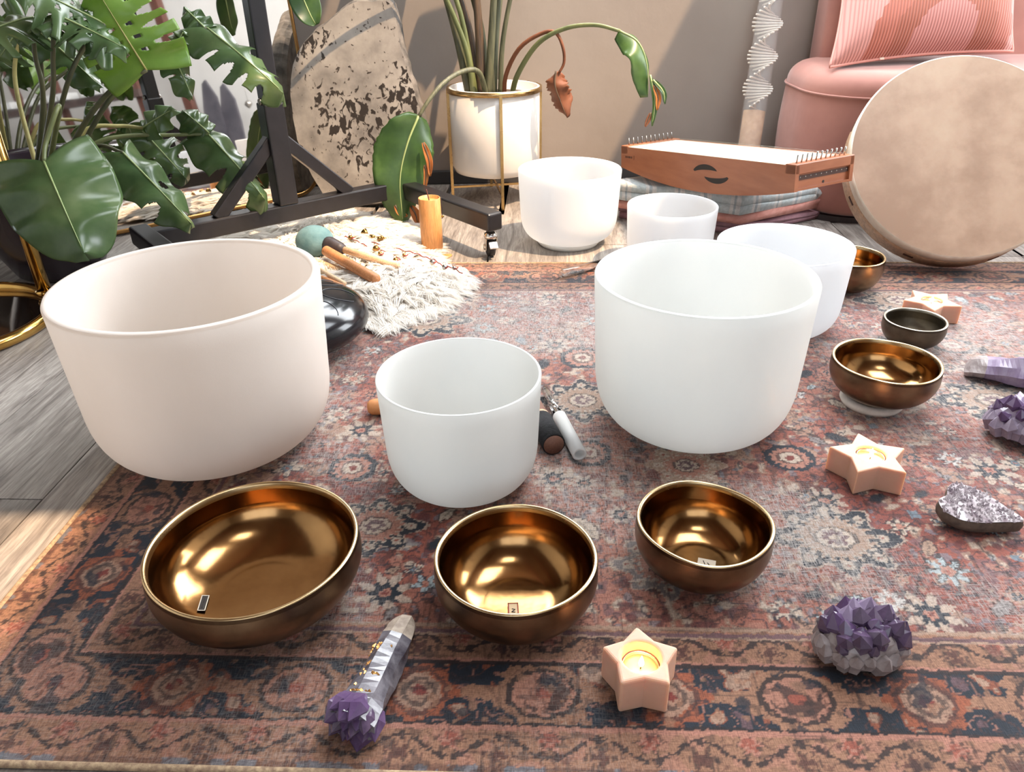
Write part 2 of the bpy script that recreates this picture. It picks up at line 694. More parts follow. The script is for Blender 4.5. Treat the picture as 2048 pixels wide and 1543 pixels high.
    def leaf_(cu, cv, l, w_, rot, col='ice'):
        sl = win(cu, cv, l * 1.2)
        x, y = U[sl] - cu, V[sl] - cv
        c_, s_ = math.cos(rot), math.sin(rot)
        a, b = x * c_ + y * s_, -x * s_ + y * c_
        hw = w_ * np.clip(1 - (a / l) ** 2, 0, 1) * (1 + 0.35 * a / l)
        put(sl, (np.abs(a) < l) & (np.abs(b) < hw + 0.0028), 'ink', 0.75)
        put(sl, (np.abs(a) < l * 0.9) & (np.abs(b) < hw), col)
        put(sl, (np.abs(a) < l * 0.7) & (np.abs(b) < 0.0012), 'ink', 0.5)

    def line_(pts, col='ink', w_=0.0016, a_=0.75):
        for (x0, y0), (x1, y1) in zip(pts[:-1], pts[1:]):
            L = math.hypot(x1 - x0, y1 - y0)
            sl = win((x0 + x1) / 2, (y0 + y1) / 2, L / 2 + 0.006)
            x, y = U[sl] - x0, V[sl] - y0
            t = np.clip((x * (x1 - x0) + y * (y1 - y0)) / (L * L + 1e-12), 0, 1)
            put(sl, np.hypot(x - t * (x1 - x0), y - t * (y1 - y0)) < w_, col, a_)

    rr = random.Random(21)
    used = []

    def free(u, v, r):
        if any((u - a) ** 2 + (v - b) ** 2 < (r + c) ** 2 for a, b, c in used):
            return False
        used.append((u, v, r))
        return True

    for px, py, r in ((1670, 1075, 0.075), (1165, 800, 0.07), (850, 640, 0.095), (1990, 800, 0.09), (750, 1050, 0.065), (1400, 700, 0.1), (1580, 915, 0.05),
                      (1170, 715, 0.05), (1175, 905, 0.045), (1372, 930, 0.055), (700, 930, 0.045), (1800, 600, 0.1), (520, 1090, 0.08), (1330, 1130, 0.07)):
        u, v = ruv(px, py)
        used.append((u, v, r))
    # vines that wander between the motifs
    for k in range(60):
        u, v = rr.uniform(0.2, 1.9), rr.uniform(0.2, 1.2)
        a = rr.uniform(0, 6.28)
        pts = [(u, v)]
        for s_ in range(7):
            a += rr.uniform(-0.7, 0.7)
            u += 0.018 * math.cos(a)
            v += 0.018 * math.sin(a)
            pts.append((u, v))
        line_(pts, rr.choice(['ink', 'ink', 'navy', 'brown']))
    for px, py, a, b in ((1670, 1075, 0.072, 0.062), (1165, 800, 0.066, 0.062), (850, 640, 0.085, 0.07), (1990, 800, 0.085, 0.062), (1400, 700, 0.09, 0.07), (1800, 600, 0.085, 0.07), (520, 1090, 0.07, 0.06)):
        medal(*ruv(px, py), a, b)
    medal(*ruv(750, 1050), 0.058, 0.052, body='pink')
    medal(*ruv(1372, 930), 0.05, 0.046, ring='tan', body='pink')
    medal(*ruv(1330, 1130), 0.055, 0.05, ring='grey', body='pink')
    for px, py, a, b in ((1580, 915, 0.038, 0.034), (1165, 715, 0.042, 0.044), (1178, 905, 0.034, 0.036), (705, 935, 0.036, 0.036), (1905, 690, 0.04, 0.035)):
        ringo(*ruv(px, py), a, b)
    for px, py, r in ((1110, 690, 0.020), (1100, 594, 0.020), (1107, 957, 0.018), (770, 1185, 0.021), (722, 860, 0.020), (1862, 1228, 0.021), (1980, 940, 0.022), (930, 597, 0.02), (1650, 1000, 0.018)):
        u, v = ruv(px, py)
        free(u, v, 0.02)
        star(u, v, r)
    for px, py, r, p in ((707, 757, 0.024, 'cream'), (676, 828, 0.024, 'cream'), (968, 655, 0.024, 'ice'), (975, 617, 0.022, 'ice'), (1897, 1142, 0.026, 'ice'),
                         (1012, 640, 0.02, 'cream'), (1010, 600, 0.018, 'pale'), (745, 700, 0.02, 'pale'), (1780, 1200, 0.018, 'pale')):
        u, v = ruv(px, py)
        free(u, v, r)
        flower(u, v, r, 8, p)
    for k in range(900):
        u, v = rr.uniform(0.19, 2.0), rr.uniform(0.195, 1.2)
        kind = rr.random()
        r = rr.uniform(0.008, 0.024)
        if not free(u, v, r * 0.95):
            continue
        if kind < 0.30:
            flower(u, v, r, rr.choice([5, 6, 8]), rr.choice(['cream', 'pale', 'pink', 'ice', 'tan']), rr.choice(['pink', 'rust', 'blue']), rr.choice(['ink', 'navy']), rr.random() * 3)
        elif kind < 0.42:
            star(u, v, r * 0.7, rr.choice(['cream', 'pink', 'tan']))
        elif kind < 0.78:
            leaf_(u, v, r * 1.2, r * 0.5, rr.uniform(0, 3.14), rr.choice(['ice', 'blue', 'cream', 'tan', 'navy', 'navy', 'navy', 'grey']))
        else:
            sl, d, th, x, y = polar(u, v, r)
            put(sl, np.maximum(np.abs(x), np.abs(y)) < r * 0.4, rr.choice(['navy', 'blue', 'cream', 'orange']), 0.9)
    # ---- borders, mitred at the corners
    e = np.stack([U, V, RL - U, RW - V])
    side = e.argmin(0)
    d = e.min(0)
    s = np.where((side == 0) | (side == 2), V, U)
    w1, w2, w3 = 0.053, 0.137, 0.187
    n3 = vnoise(P, 60, 31, 2).reshape(U.shape)

    def lay(mask, col, a=1.0):
        m = mask[..., None] * a
        Cc[:] = Cc * (1 - m) + K[col] * m

    inb = d < w3
    lay(inb, 'btan')

    def guard(m, t, per, ground, amp=0.30):
        lay(m, ground)
        lay(m & (n3 > 0.25), 'pink', 0.5)
        ph = s / per * 2 * PI
        y = 0.5 + amp * np.sin(ph)
        lay(m & (np.abs(t - y) < 0.065 + 0.03 * np.sin(ph * 5)), 'ink', 0.9)
        for k, (o_, col) in enumerate(((0.25, 'brown'), (0.75, 'rust'))):
            x = ((s / per - o_ + 0.5) % 1.0 - 0.5) * per
            yc = 0.5 - amp * 0.75 * (1 if k == 0 else -1)
            wd = 0.047 if per > 0.1 else 0.04
            dx, dy = x, (t - yc) * wd
            dd, th = np.hypot(dx, dy), np.arctan2(dy, dx)
            rr_ = 0.0155 * (0.78 + 0.22 * np.cos(6 * th))
            lay(m & (dd < rr_ * 1.05), 'ink', 0.7)
            lay(m & (dd < rr_ * 0.86), ground if k == 0 else 'pink')
            lay(m & (np.abs(dd - rr_ * 0.5) < 0.0018), col, 0.9)
            lay(m & (dd < rr_ * 0.25), col)

    t = d / w1
    guard(d < w1, np.clip((d - 0.012) / (w1 - 0.015), 0, 1), 0.098, 'btan')
    lay(d < 0.011, 'brown', 0.55)
    lay((d < 0.011) & (n3 > 0.2), 'blue', 0.6)
    m = (d >= w1) & (d < w2)
    m_main = m
    lay(m, 'navy')
    t = (d - w1) / (w2 - w1)
    per = 0.262
    yy = (t - 0.5) * (w2 - w1)
    # leafy filling
    nb = vnoise(P, 46, 41, 2).reshape(U.shape)
    lay(m & (nb > 0.30), 'orange', 0.8)
    lay(m & (nb > 0.42), 'tan', 0.9)
    lay(m & (np.abs(nb + 0.33) < 0.045), 'pink', 0.7)
    lay(m & (nb < -0.62), 'mauve', 0.7)
    x = ((s / per) % 1.0 - 0.5) * per                  # cream cartouches
    dd, th = np.hypot(x / 1.25, yy), np.arctan2(yy, x / 1.25)
    lobe = 0.041 * (1 + 0.07 * np.sign(np.sin(6 * th)))
    tail = (np.abs(yy) < 0.010 - 0.08 * (np.abs(x) - 0.045)) & (np.abs(x) < 0.10)
    lay(m & (tail | (dd < lobe)), 'btan')
    lay(m & (np.abs(dd - 0.029) < 0.0026), 'ink', 0.9)
    lay(m & (dd < 0.0265), 'pink', 0.7)
    lay(m & (dd < 0.022) & (nb < 0.05), 'ink', 0.8)
    lay(m & (dd < 0.007), 'rust')
    x = ((s / per + 0.5) % 1.0 - 0.5) * per            # rust palmettes between them
    dd = octd(x, yy, 0.040, 0.040, 0.8)
    th = np.arctan2(yy, x)
    lay(m & (dd < 1.0 + 0.15 * np.cos(8 * th)), 'orange')
    lay(m & (np.abs(dd - 0.72) < 0.07), 'brown', 0.9)
    lay(m & (dd < 0.62), 'tan', 0.8)
    lay(m & (np.abs(dd - 0.4) < 0.06), 'ink', 0.7)
    lay(m & (dd < 0.2), 'red')
    m = (d >= w2) & (d < w3)
    guard(m, (d - w2) / (w3 - w2), 0.098, 'btan', 0.24)
    lay(inb & (np.abs(n4 - 0.1) < 0.045), 'brown', 0.6)
    lay(inb & (n5 > 0.44), 'ink', 0.5)
    lay(m_main & (n6 > 0.46), 'navy', 0.8)
    lay(m_main & (n5 < -0.5), 'btan', 0.7)
    for dl, col, w_ in ((0.0135, 'red', 0.0014), (w1, 'pink', 0.0026), (w1 + 0.004, 'ink', 0.0022), (w2, 'pink', 0.0026), (w2 - 0.004, 'ink', 0.0022),
                        (w3, 'tan', 0.0022), (w3 - 0.014, 'tan', 0.0018), (w3 - 0.008, 'mauve', 0.004)):
        lay(np.abs(d - dl) < w_, col, 0.95)
    # ---- wear and painted glare: pale threads showing through, as crossing strands
    wn = vnoise(P, 3.4, 51, 3).reshape(U.shape)
    wear_glare = np.clip(wn * 1.7 - 0.12, 0, 1)
    for px, py, r, a in ((1110, 630, 0.17, 0.7), (1130, 860, 0.14, 0.6), (1960, 680, 0.30, 0.8), (1250, 1030, 0.13, 0.35), (1150, 980, 0.1, 0.4), (1900, 880, 0.16, 0.4)):  # back and right spots paint bright daylight and window glare into the colour
        u, v = ruv(px, py)
        wear_glare += a * np.exp(-((U0 - u) ** 2 + (V0 - v) ** 2) / (r * r))
    wear_glare = np.clip(wear_glare, 0, 1.15) * np.where(d < w3, 0.30, 1.0)
    su = vnoise(np.stack([P[:, 0] * 55, P[:, 1] * 360], 1), 1, 61, 2).reshape(U.shape)
    sv = vnoise(np.stack([P[:, 0] * 360, P[:, 1] * 55], 1), 1, 62, 2).reshape(U.shape)
    st = np.maximum(su, sv)
    f = (np.clip((st - 0.55 + wear_glare * 0.62) * 3.0, 0, 1) * np.clip(wear_glare * 0.5, 0, 0.30))[..., None]
    Cc = Cc * (1 - f) + K['pale'] * f
    dk = np.minimum(vnoise(np.stack([P[:, 0] * 20, P[:, 1] * 300], 1), 1, 63, 2), vnoise(np.stack([P[:, 0] * 300, P[:, 1] * 20], 1), 1, 64, 2)).reshape(U.shape)
    f = (np.clip((-dk - 0.38) * 3.0, 0, 1) * 0.5)[..., None]
    Cc = Cc * (1 - f) + K['ink'] * f
    g_ = Cc.mean(-1, keepdims=True)
    Cc = (Cc * 1.06 - g_ * 0.06) * 0.80
    Cc = np.clip(Cc, 0.004, 1)
    # ---- mesh
    nvtx = nu * nv
    X = RO[0] + U0 * RU[0] + V0 * RV[0]
    Y = RO[1] + U0 * RU[1] + V0 * RV[1]
    Z = np.full(U0.shape, RTOP) + (vnoise(P, 3.0, 71, 2).reshape(U0.shape)) * 0.0006
    co = np.stack([X, Y, Z], -1).reshape(-1, 3)
    idx = np.arange(nvtx).reshape(nv, nu)
    quads = np.stack([idx[:-1, :-1], idx[:-1, 1:], idx[1:, 1:], idx[1:, :-1]], -1).reshape(-1, 4)
    # backing corners
    me = bpy.data.meshes.new('rug')
    me.vertices.add(nvtx)
    me.vertices.foreach_set('co', co.ravel())
    me.loops.add(quads.size)
    me.loops.foreach_set('vertex_index', quads.ravel().astype(np.int32))
    me.polygons.add(len(quads))
    me.polygons.foreach_set('loop_start', np.arange(0, quads.size, 4, dtype=np.int32))
    me.polygons.foreach_set('loop_total', np.full(len(quads), 4, dtype=np.int32))
    me.update(calc_edges=True)
    at_ = me.color_attributes.new('print', 'FLOAT_COLOR', 'POINT')
    cc = np.concatenate([Cc.reshape(-1, 3), np.clip(wear_glare, 0, 1).reshape(-1, 1)], 1)
    at_.data.foreach_set('color', cc.ravel().astype(np.float32))
    me.materials.append(M('rug_print'))
    o = bpy.data.objects.new('rug_print', me)
    C.objects.link(o)
    return o


t = NT('rug_print')
ca_ = t.new('ShaderNodeVertexColor', layer_name='print')
weave_u = t.noise(1.0, 2, 0.6, t.coords((900, 150, 1), (0, 0, -RA)))
weave_v = t.noise(1.0, 2, 0.6, t.coords((150, 900, 1), (0, 0, -RA)))
# worn places and painted glare: pale warp and weft threads show between the print
def thread(scale, lo, hi):
    return t.ramp(t.noise(1.0, 2, 0.55, t.coords(scale, (0, 0, -RA))), [(lo, (0, 0, 0)), (hi, (255, 255, 255))])
mxm = t.new('ShaderNodeMath', operation='MAXIMUM')
t.link(thread((75, 620, 1), 0.50, 0.60), mxm.inputs[0])
t.link(thread((620, 75, 1), 0.50, 0.60), mxm.inputs[1])
wm = t.new('ShaderNodeMath', operation='MULTIPLY')
t.link(mxm.outputs[0], wm.inputs[0])
t.link(ca_.outputs[1], wm.inputs[1])
wm2 = t.new('ShaderNodeMath', operation='MULTIPLY')
t.link(wm.outputs[0], wm2.inputs[0])
wm2.inputs[1].default_value = 0.66
threaded = t.mix(wm2.outputs[0], ca_.outputs[0], (186, 180, 175))
c = t.mix(0.55, threaded, t.ramp(weave_u, [(0.3, (150, 146, 144)), (0.62, (255, 255, 255))]), 'MULTIPLY')
c = t.mix(0.55, c, t.ramp(weave_v, [(0.3, (150, 146, 144)), (0.62, (255, 255, 255))]), 'MULTIPLY')
t.col(c)
t.set(Roughness=0.8)
t.b.inputs['Sheen Weight'].default_value = 0.15
t.b.inputs['Specular IOR Level'].default_value = 0.25
t.bump(weave_u, 0.5, 0.0008)
simple('binding_yarn', (176, 152, 120), (128, 104, 84), 160, 0.9, bump=0.5, bscale=300)
simple('rug_back', (150, 126, 104), rough=0.95)

rug_base = (float(RO[0]), float(RO[1]), 0.0)
rug = thing('rug', 'large faded red and navy floral oriental rug lying on the plank floor', 'rug', rug_base)
ro = make_rug()
ro.data.transform(Matrix.Translation(-Vector(rug_base)))
ro.parent = rug
w2d = lambda u, v, z: (RO[0] + u * RU[0] + v * RV[0], RO[1] + u * RU[1] + v * RV[1], z)
bk = [w2d(u, v, z) for z in (0.0005, 0.0034) for v in (0, RW) for u in (0, RL)]
mesh_obj('backing', bk, box(0, 1, 0, 1, 0, 1)[1], 'rug_back', rug)
for k, (a, b) in enumerate((((0, 0), (RL, 0)), ((0, RW), (RL, RW)), ((0, 0), (0, RW)), ((RL, 0), (RL, RW)))):
    n_ = 60
    pts = [w2d(a[0] + (b[0] - a[0]) * i / n_, a[1] + (b[1] - a[1]) * i / n_, 0.0034) for i in range(n_ + 1)]
    V, F = tube(pts, 0.0042, 8)
    V[:, 2] = 0.0036 + (V[:, 2] - 0.0034) * 0.75
    mesh_obj('binding', V, F, 'binding_yarn', rug, True)

# ================================================================ frosted crystal bowls
def quartz(name, c1, c2, trans=0.38):
    t = NT(name)
    nz = t.noise(9, 4, co=t.coords((1, 1, 0.6)))
    cl = t.ramp(nz, [(0.3, c1), (0.7, c2)])
    t.col(cl)
    t.set(Roughness=0.42)
    t.b.inputs['Specular IOR Level'].default_value = 0.35
    t.bump(t.noise(700, 2), 0.18, 0.0006)
    tr = t.new('ShaderNodeBsdfTranslucent')
    t.link(cl, tr.inputs[0])
    mx = t.new('ShaderNodeMixShader')
    mx.inputs[0].default_value = trans
    t.link(t.b.outputs[0], mx.inputs[1])
    t.link(tr.outputs[0], mx.inputs[2])
    t.link(mx.outputs[0], t.out.inputs[0])
    return t.m


quartz('quartz_warm', (243, 236, 229), (238, 230, 222))
quartz('quartz_cool', (243, 243, 240), (238, 239, 237))
quartz('quartz_bright', (240, 241, 241), (236, 237, 238), 0.45)
simple('white_rubber', (226, 226, 222), rough=0.5)


def bez(p0, p1, p2, p3, n):
    t = np.linspace(0, 1, n)[:, None]
    p0, p1, p2, p3 = [np.array(p, float) for p in (p0, p1, p2, p3)]
    return ((1 - t) ** 3 * p0 + 3 * (1 - t) ** 2 * t * p1 + 3 * (1 - t) * t ** 2 * p2 + t ** 3 * p3)


def bowl_profile(r, h, t, low=0.955, kh=0.34):
    out = [(0, 0)] + [tuple(p) for p in bez((0.46 * r, 0), (0.74 * r, 0.0), (0.93 * r, 0.10 * h), (low * r, kh * h), 14)] + [tuple(p) for p in np.linspace((low * r, kh * h), (r, h - t * 0.35), 8)[1:]]
    rim = [(r - t * 0.15, h - t * 0.08), (r - t * 0.5, h), (r - t * 0.85, h - t * 0.08)]
    inn = [tuple(p) for p in np.linspace((r - t, h - t * 0.35), (low * r - t, kh * h), 8)] + \
          [tuple(p) for p in bez((low * r - t, kh * h), (0.93 * r - t, 0.10 * h + t), (0.74 * r - t, t), (0.46 * r, t), 14)[1:]] + [(0, t)]
    return out, rim, inn


def crystal_bowl(label, c, d, h, t, mat, ring=False, zb=RTOP + 0.0007):
    b = (c[0], c[1], zb)
    root = thing('crystal_singing_bowl', label, 'singing bowl', b, 'frosted crystal singing bowls')
    out, rim, inn = bowl_profile(d / 2, h - (0.012 if ring else 0), t)
    z0 = 0.012 if ring else 0.0
    V, F, k = lathe(out + rim[:1], 128, (c[0], c[1], zb + z0))
    mesh_obj('outer_wall', V, F, mat, root, True)
    V, F, k = lathe([out[-1]] + rim + [inn[0]], 128, (c[0], c[1], zb + z0))
    mesh_obj('rim', V, F, mat, root, True)
    V, F, k = lathe([rim[-1]] + inn, 128, (c[0], c[1], zb + z0))
    mesh_obj('inner_wall', V, F, mat, root, True)
    if ring:
        rr = d * 0.27
        V, F, k = lathe([(rr - 0.012, 0), (rr + 0.006, 0), (rr + 0.012, 0.008), (rr + 0.006, 0.016), (rr - 0.012, 0.016)], 64, (c[0], c[1], zb), True)
        mesh_obj('rubber_ring', V, F, 'white_rubber', root, True)
    return root


crystal_bowl('largest frosted white crystal bowl, at the left beside the brass table base', (-0.471, 1.062), 0.380, 0.271, 0.0135, 'quartz_warm')
crystal_bowl('small thin-walled white crystal bowl in the middle of the rug behind the brass bowls', (-0.073, 0.938), 0.228, 0.175, 0.0042, 'quartz_cool')
crystal_bowl('wide frosted white crystal bowl standing right of the frosted wand', (0.293, 1.092), 0.331, 0.254, 0.0085, 'quartz_cool')
crystal_bowl('mottled white crystal bowl on a white ring in front of the white planter', (0.159, 2.016), 0.268, 0.199, 0.009, 'quartz_bright', True, 0.0)
crystal_bowl('smooth white crystal bowl in front of the folded blankets', (0.391, 1.819), 0.2145, 0.150, 0.005, 'quartz_bright')
crystal_bowl('smooth bright white crystal bowl behind the wide one, beside the far brass bowl', (0.540, 1.453), 0.260, 0.176, 0.006, 'quartz_bright')


# ================================================================ brass singing bowls
def brass(name, c1, c2, r0, r1, scale=14, bump=0.05):
    t = NT(name)
    n = t.noise(scale, 5, 0.6)
    t.col(t.ramp(n, [(0.32, c1), (0.68, c2)]))
    t.set(Metallic=1.0)
    mr = t.new('ShaderNodeMapRange')
    mr.inputs[3].default_value = r0
    mr.inputs[4].default_value = r1
    t.link(n, mr.inputs[0])
    t.link(mr.outputs[0], t.b.inputs['Roughness'])
    t.bump(t.noise(38, 2), bump, 0.004)
    return t.m


brass('brass_inside', (138, 100, 60), (172, 132, 86), 0.06, 0.26, 9)
brass('brass_outside', (116, 94, 74), (146, 120, 94), 0.22, 0.42, 18, 0.10)
brass('brass_rim', (222, 196, 152), (204, 172, 124), 0.22, 0.34)
brass('bronze_rim', (188, 180, 164), (164, 156, 140), 0.28, 0.4)
brass('dark_bronze', (112, 102, 86), (88, 80, 68), 0.32, 0.5, 22)
brass('polished_brass', (206, 168, 98), (190, 150, 82), 0.12, 0.2)
simple('ring_felt', (212, 204, 194), (198, 190, 180), 60, 0.9)
simple('paper_cream', (214, 190, 150), rough=0.7)
simple('paper_white', (214, 204, 186), rough=0.7)
simple('print_red', (150, 52, 34), rough=0.7)
simple('print_black', (40, 34, 30), rough=0.7)


def brass_bowl(label, c, d, h, mats=('brass_outside', 'brass_inside'), ring=None, dent=0.0, rot=0.0, tilt=(0, 0), thick=0.0042, ring_f=0.50, rim_mat='brass_rim'):
    zb = RTOP + (0.010 if ring else 0.0007)
    b = (c[0], c[1], RTOP)
    root = thing('brass_singing_bowl', label, 'singing bowl', b, 'brass singing bowls')
    r = d / 2
    hh = h - (0.010 if ring else 0)
    out = [(0, 0.0), (0.30 * r, 0.0)] + [tuple(p) for p in bez((0.36 * r, 0.001), (0.66 * r, 0.02 * hh), (0.97 * r, 0.26 * hh), (1.012 * r, 0.66 * hh), 18)] + [(1.010 * r, 0.80 * hh), (1.003 * r, 0.92 * hh)]
    top = [(1.0 * r, 0.985 * hh), (r - thick * 0.3, hh), (r - thick * 0.8, hh), (r - thick * 1.15, 0.975 * hh)]
    inn = [(0.985 * r - thick, 0.9 * hh), (0.995 * r - thick, 0.66 * hh)] + [tuple(p) for p in bez((0.995 * r - thick, 0.66 * hh), (0.95 * r - thick, 0.26 * hh + thick), (0.66 * r, 0.03 * hh + thick), (0.36 * r, thick + 0.002), 18)[1:]] + [(0.30 * r, thick + 0.001), (0, thick + 0.0012)]

    def warp(V):
        V = V.copy()
        x, y, z = V[:, 0] - c[0], V[:, 1] - c[1], V[:, 2] - zb
        th = np.arctan2(y, x)
        k = np.clip(z / hh, 0, 1) ** 2
        V[:, 2] += dent * k * (np.cos(3 * th + rot) * 0.6 + np.cos(2 * th + rot * 0.7) * 0.5)
        V[:, 2] += (x * tilt[0] + y * tilt[1]) * 1.0
        s_ = 1 + dent * 1.6 * k * np.cos(2 * th + rot)
        V[:, 0], V[:, 1] = c[0] + x * s_, c[1] + y * s_
        return V

    cc = (c[0], c[1], zb)
    V, F, k = lathe(out + top[:1], 112, cc)
    mesh_obj('outer_wall', warp(V), F, mats[0], root, True)
    V, F, k = lathe([out[-1]] + top + [inn[0]], 112, cc)
    mesh_obj('rim', warp(V), F, rim_mat, root, True)
    V, F, k = lathe([top[-1]] + inn, 112, cc)
    iw = mesh_obj('inner_wall', warp(V), F, mats[1], root, True)
    if ring:
        rr = r * ring_f * 0.9
        V, F, k = lathe([(rr - 0.010, 0), (rr + 0.010, 0), (rr + 0.013, 0.006), (rr + 0.009, 0.0115), (rr - 0.006, 0.0115)], 56, (c[0] + ring[0], c[1] + ring[1], RTOP), True)
        mesh_obj('felt_ring', V, F, 'ring_felt', root, True)
    root['_floor'] = zb + thick
    return root


def sticker(root, name, c, ang, wx, wy, z, slope=(0, 0), frame=None, glyph=None, paper='paper_cream'):
    """paper label lying on the inner floor of a bowl; slope tips it along with the metal"""
    ca_, sa_ = math.cos(ang), math.sin(ang)

    def tr(pts, dz):
        o_ = []
        for x, y in pts:
            wx_, wy_ = x * ca_ - y * sa_, x * sa_ + y * ca_
            o_.append((c[0] + wx_, c[1] + wy_, z + dz + wx_ * slope[0] + wy_ * slope[1]))
        return o_

    a, b = wx / 2, wy / 2
    lo, hi = tr([(-a, -b), (a, -b), (a, b), (-a, b)], 0), tr([(-a, -b), (a, -b), (a, b), (-a, b)], 0.0006)
    s = mesh_obj(name, lo + hi, [(0, 3, 2, 1), (4, 5, 6, 7), (0, 1, 5, 4), (1, 2, 6, 5), (2, 3, 7, 6), (3, 0, 4, 7)], paper, root)
    if frame:
        w_ = min(wx, wy) * 0.11
        P = []
        for (x0, x1, y0, y1) in ((-a, a, -b, -b + w_), (-a, a, b - w_, b), (-a, -a + w_, -b, b), (a - w_, a, -b, b)):
            P.append((np.array(tr([(x0, y0), (x1, y0), (x1, y1), (x0, y1)], 0.0009)), [(0, 1, 2, 3)]))
        mesh_obj('printed_frame', *join(*P), frame, s)
    if glyph:
        P = []
        for st in glyph:
            pts = tr([(x * wx, y * wy) for x, y in st], 0.0010)
            for p, q in zip(pts[:-1], pts[1:]):
                P.append(bar(p, q, 0.0009, 0.0003, ext=0.0003))
        mesh_obj('written_mark', *join(*P), 'print_black', s)
    return s


bL = brass_bowl('largest brass bowl, front left, with a bright spot on its inner left wall', (-0.301, 0.691), 0.239, 0.092, ring=(0.0, -0.005), dent=0.0012, rot=0.6, ring_f=0.40)
bM = brass_bowl('brass bowl in the front middle with a red-framed label in its bottom', (0.001, 0.675), 0.186, 0.080, dent=0.0010, rot=2.0)
bR = brass_bowl('dented brass bowl in front of the wide crystal bowl, square paper on its floor', (0.231, 0.738), 0.163, 0.074, dent=0.0030, rot=1.1)
bF = brass_bowl('brass bowl on a pale ring between star candle and dark bronze bowl', (0.624, 1.138), 0.170, 0.080, ring=(-0.012, -0.004), dent=0.0016, rot=0.2)
bD = brass_bowl('small dark grey bronze bowl in front of the far star candle', (0.779, 1.355), 0.114, 0.053, ('dark_bronze', 'dark_bronze'), dent=0.0006, rim_mat='bronze_rim')
bK = brass_bowl('brass bowl half hidden behind the bright crystal bowl, near the drum', (0.760, 1.645), 0.150, 0.080, dent=0.0006)
sticker(bM, 'paper_label', (-0.003, 0.660), R(2), 0.0125, 0.024, RTOP + 0.0082, (0, 0), 'print_red', [[(-0.1, 0.1), (0.15, 0.05), (-0.15, -0.1), (0.15, -0.12)]], 'paper_cream')
sticker(bR, 'paper_label', (0.239, 0.733), R(-18), 0.022, 0.018, RTOP + 0.0080, (0, 0), None, [[(-0.2, 0.25), (-0.05, -0.2), (0.2, -0.15), (0.05, 0.1)]], 'paper_white')
sticker(bL, 'paper_label', (-0.364, 0.667), R(8), 0.0085, 0.026, 0.0262, (-0.17, -0.07), 'paper_white', [[(0.0, 0.28), (0.0, 0.05)], [(0, -0.08), (0, -0.3)]], 'print_black')

# ================================================================ star candle holders and tealights
def salt(name, c, inner):
    t = NT(name)
    n = t.noise(22, 5, 0.6)
    cl = t.ramp(n, [(0.3, c), (0.7, inner)])
    t.col(cl)
    t.set(Roughness=0.55)
    t.b.inputs['Subsurface Weight'].default_value = 0.9
    t.b.inputs['Subsurface Radius'].default_value = (0.020, 0.0145, 0.009)
    t.b.inputs['Subsurface Scale'].default_value = 0.5
    t.bump(t.noise(160, 3), 0.12, 0.0012)
    return t.m


salt('selenite_peach', (216, 174, 150), (206, 160, 134))
t = NT('wax')
t.col((248, 206, 150))
t.set(Roughness=0.3)
t.b.inputs['Subsurface Weight'].default_value = 0.8
t.b.inputs['Subsurface Radius'].default_value = (0.02, 0.009, 0.004)
t.b.inputs['Subsurface Scale'].default_value = 0.5
simple('tin', (210, 206, 200), rough=0.25, metal=1.0)
simple('wick', (40, 30, 26), rough=0.9)
t = NT('flame')
e_ = t.new('ShaderNodeEmission')
e_.inputs[0].default_value = (1.0, 0.62, 0.24, 1)
e_.inputs[1].default_value = 14.0
t.link(e_.outputs[0], t.out.inputs[0])


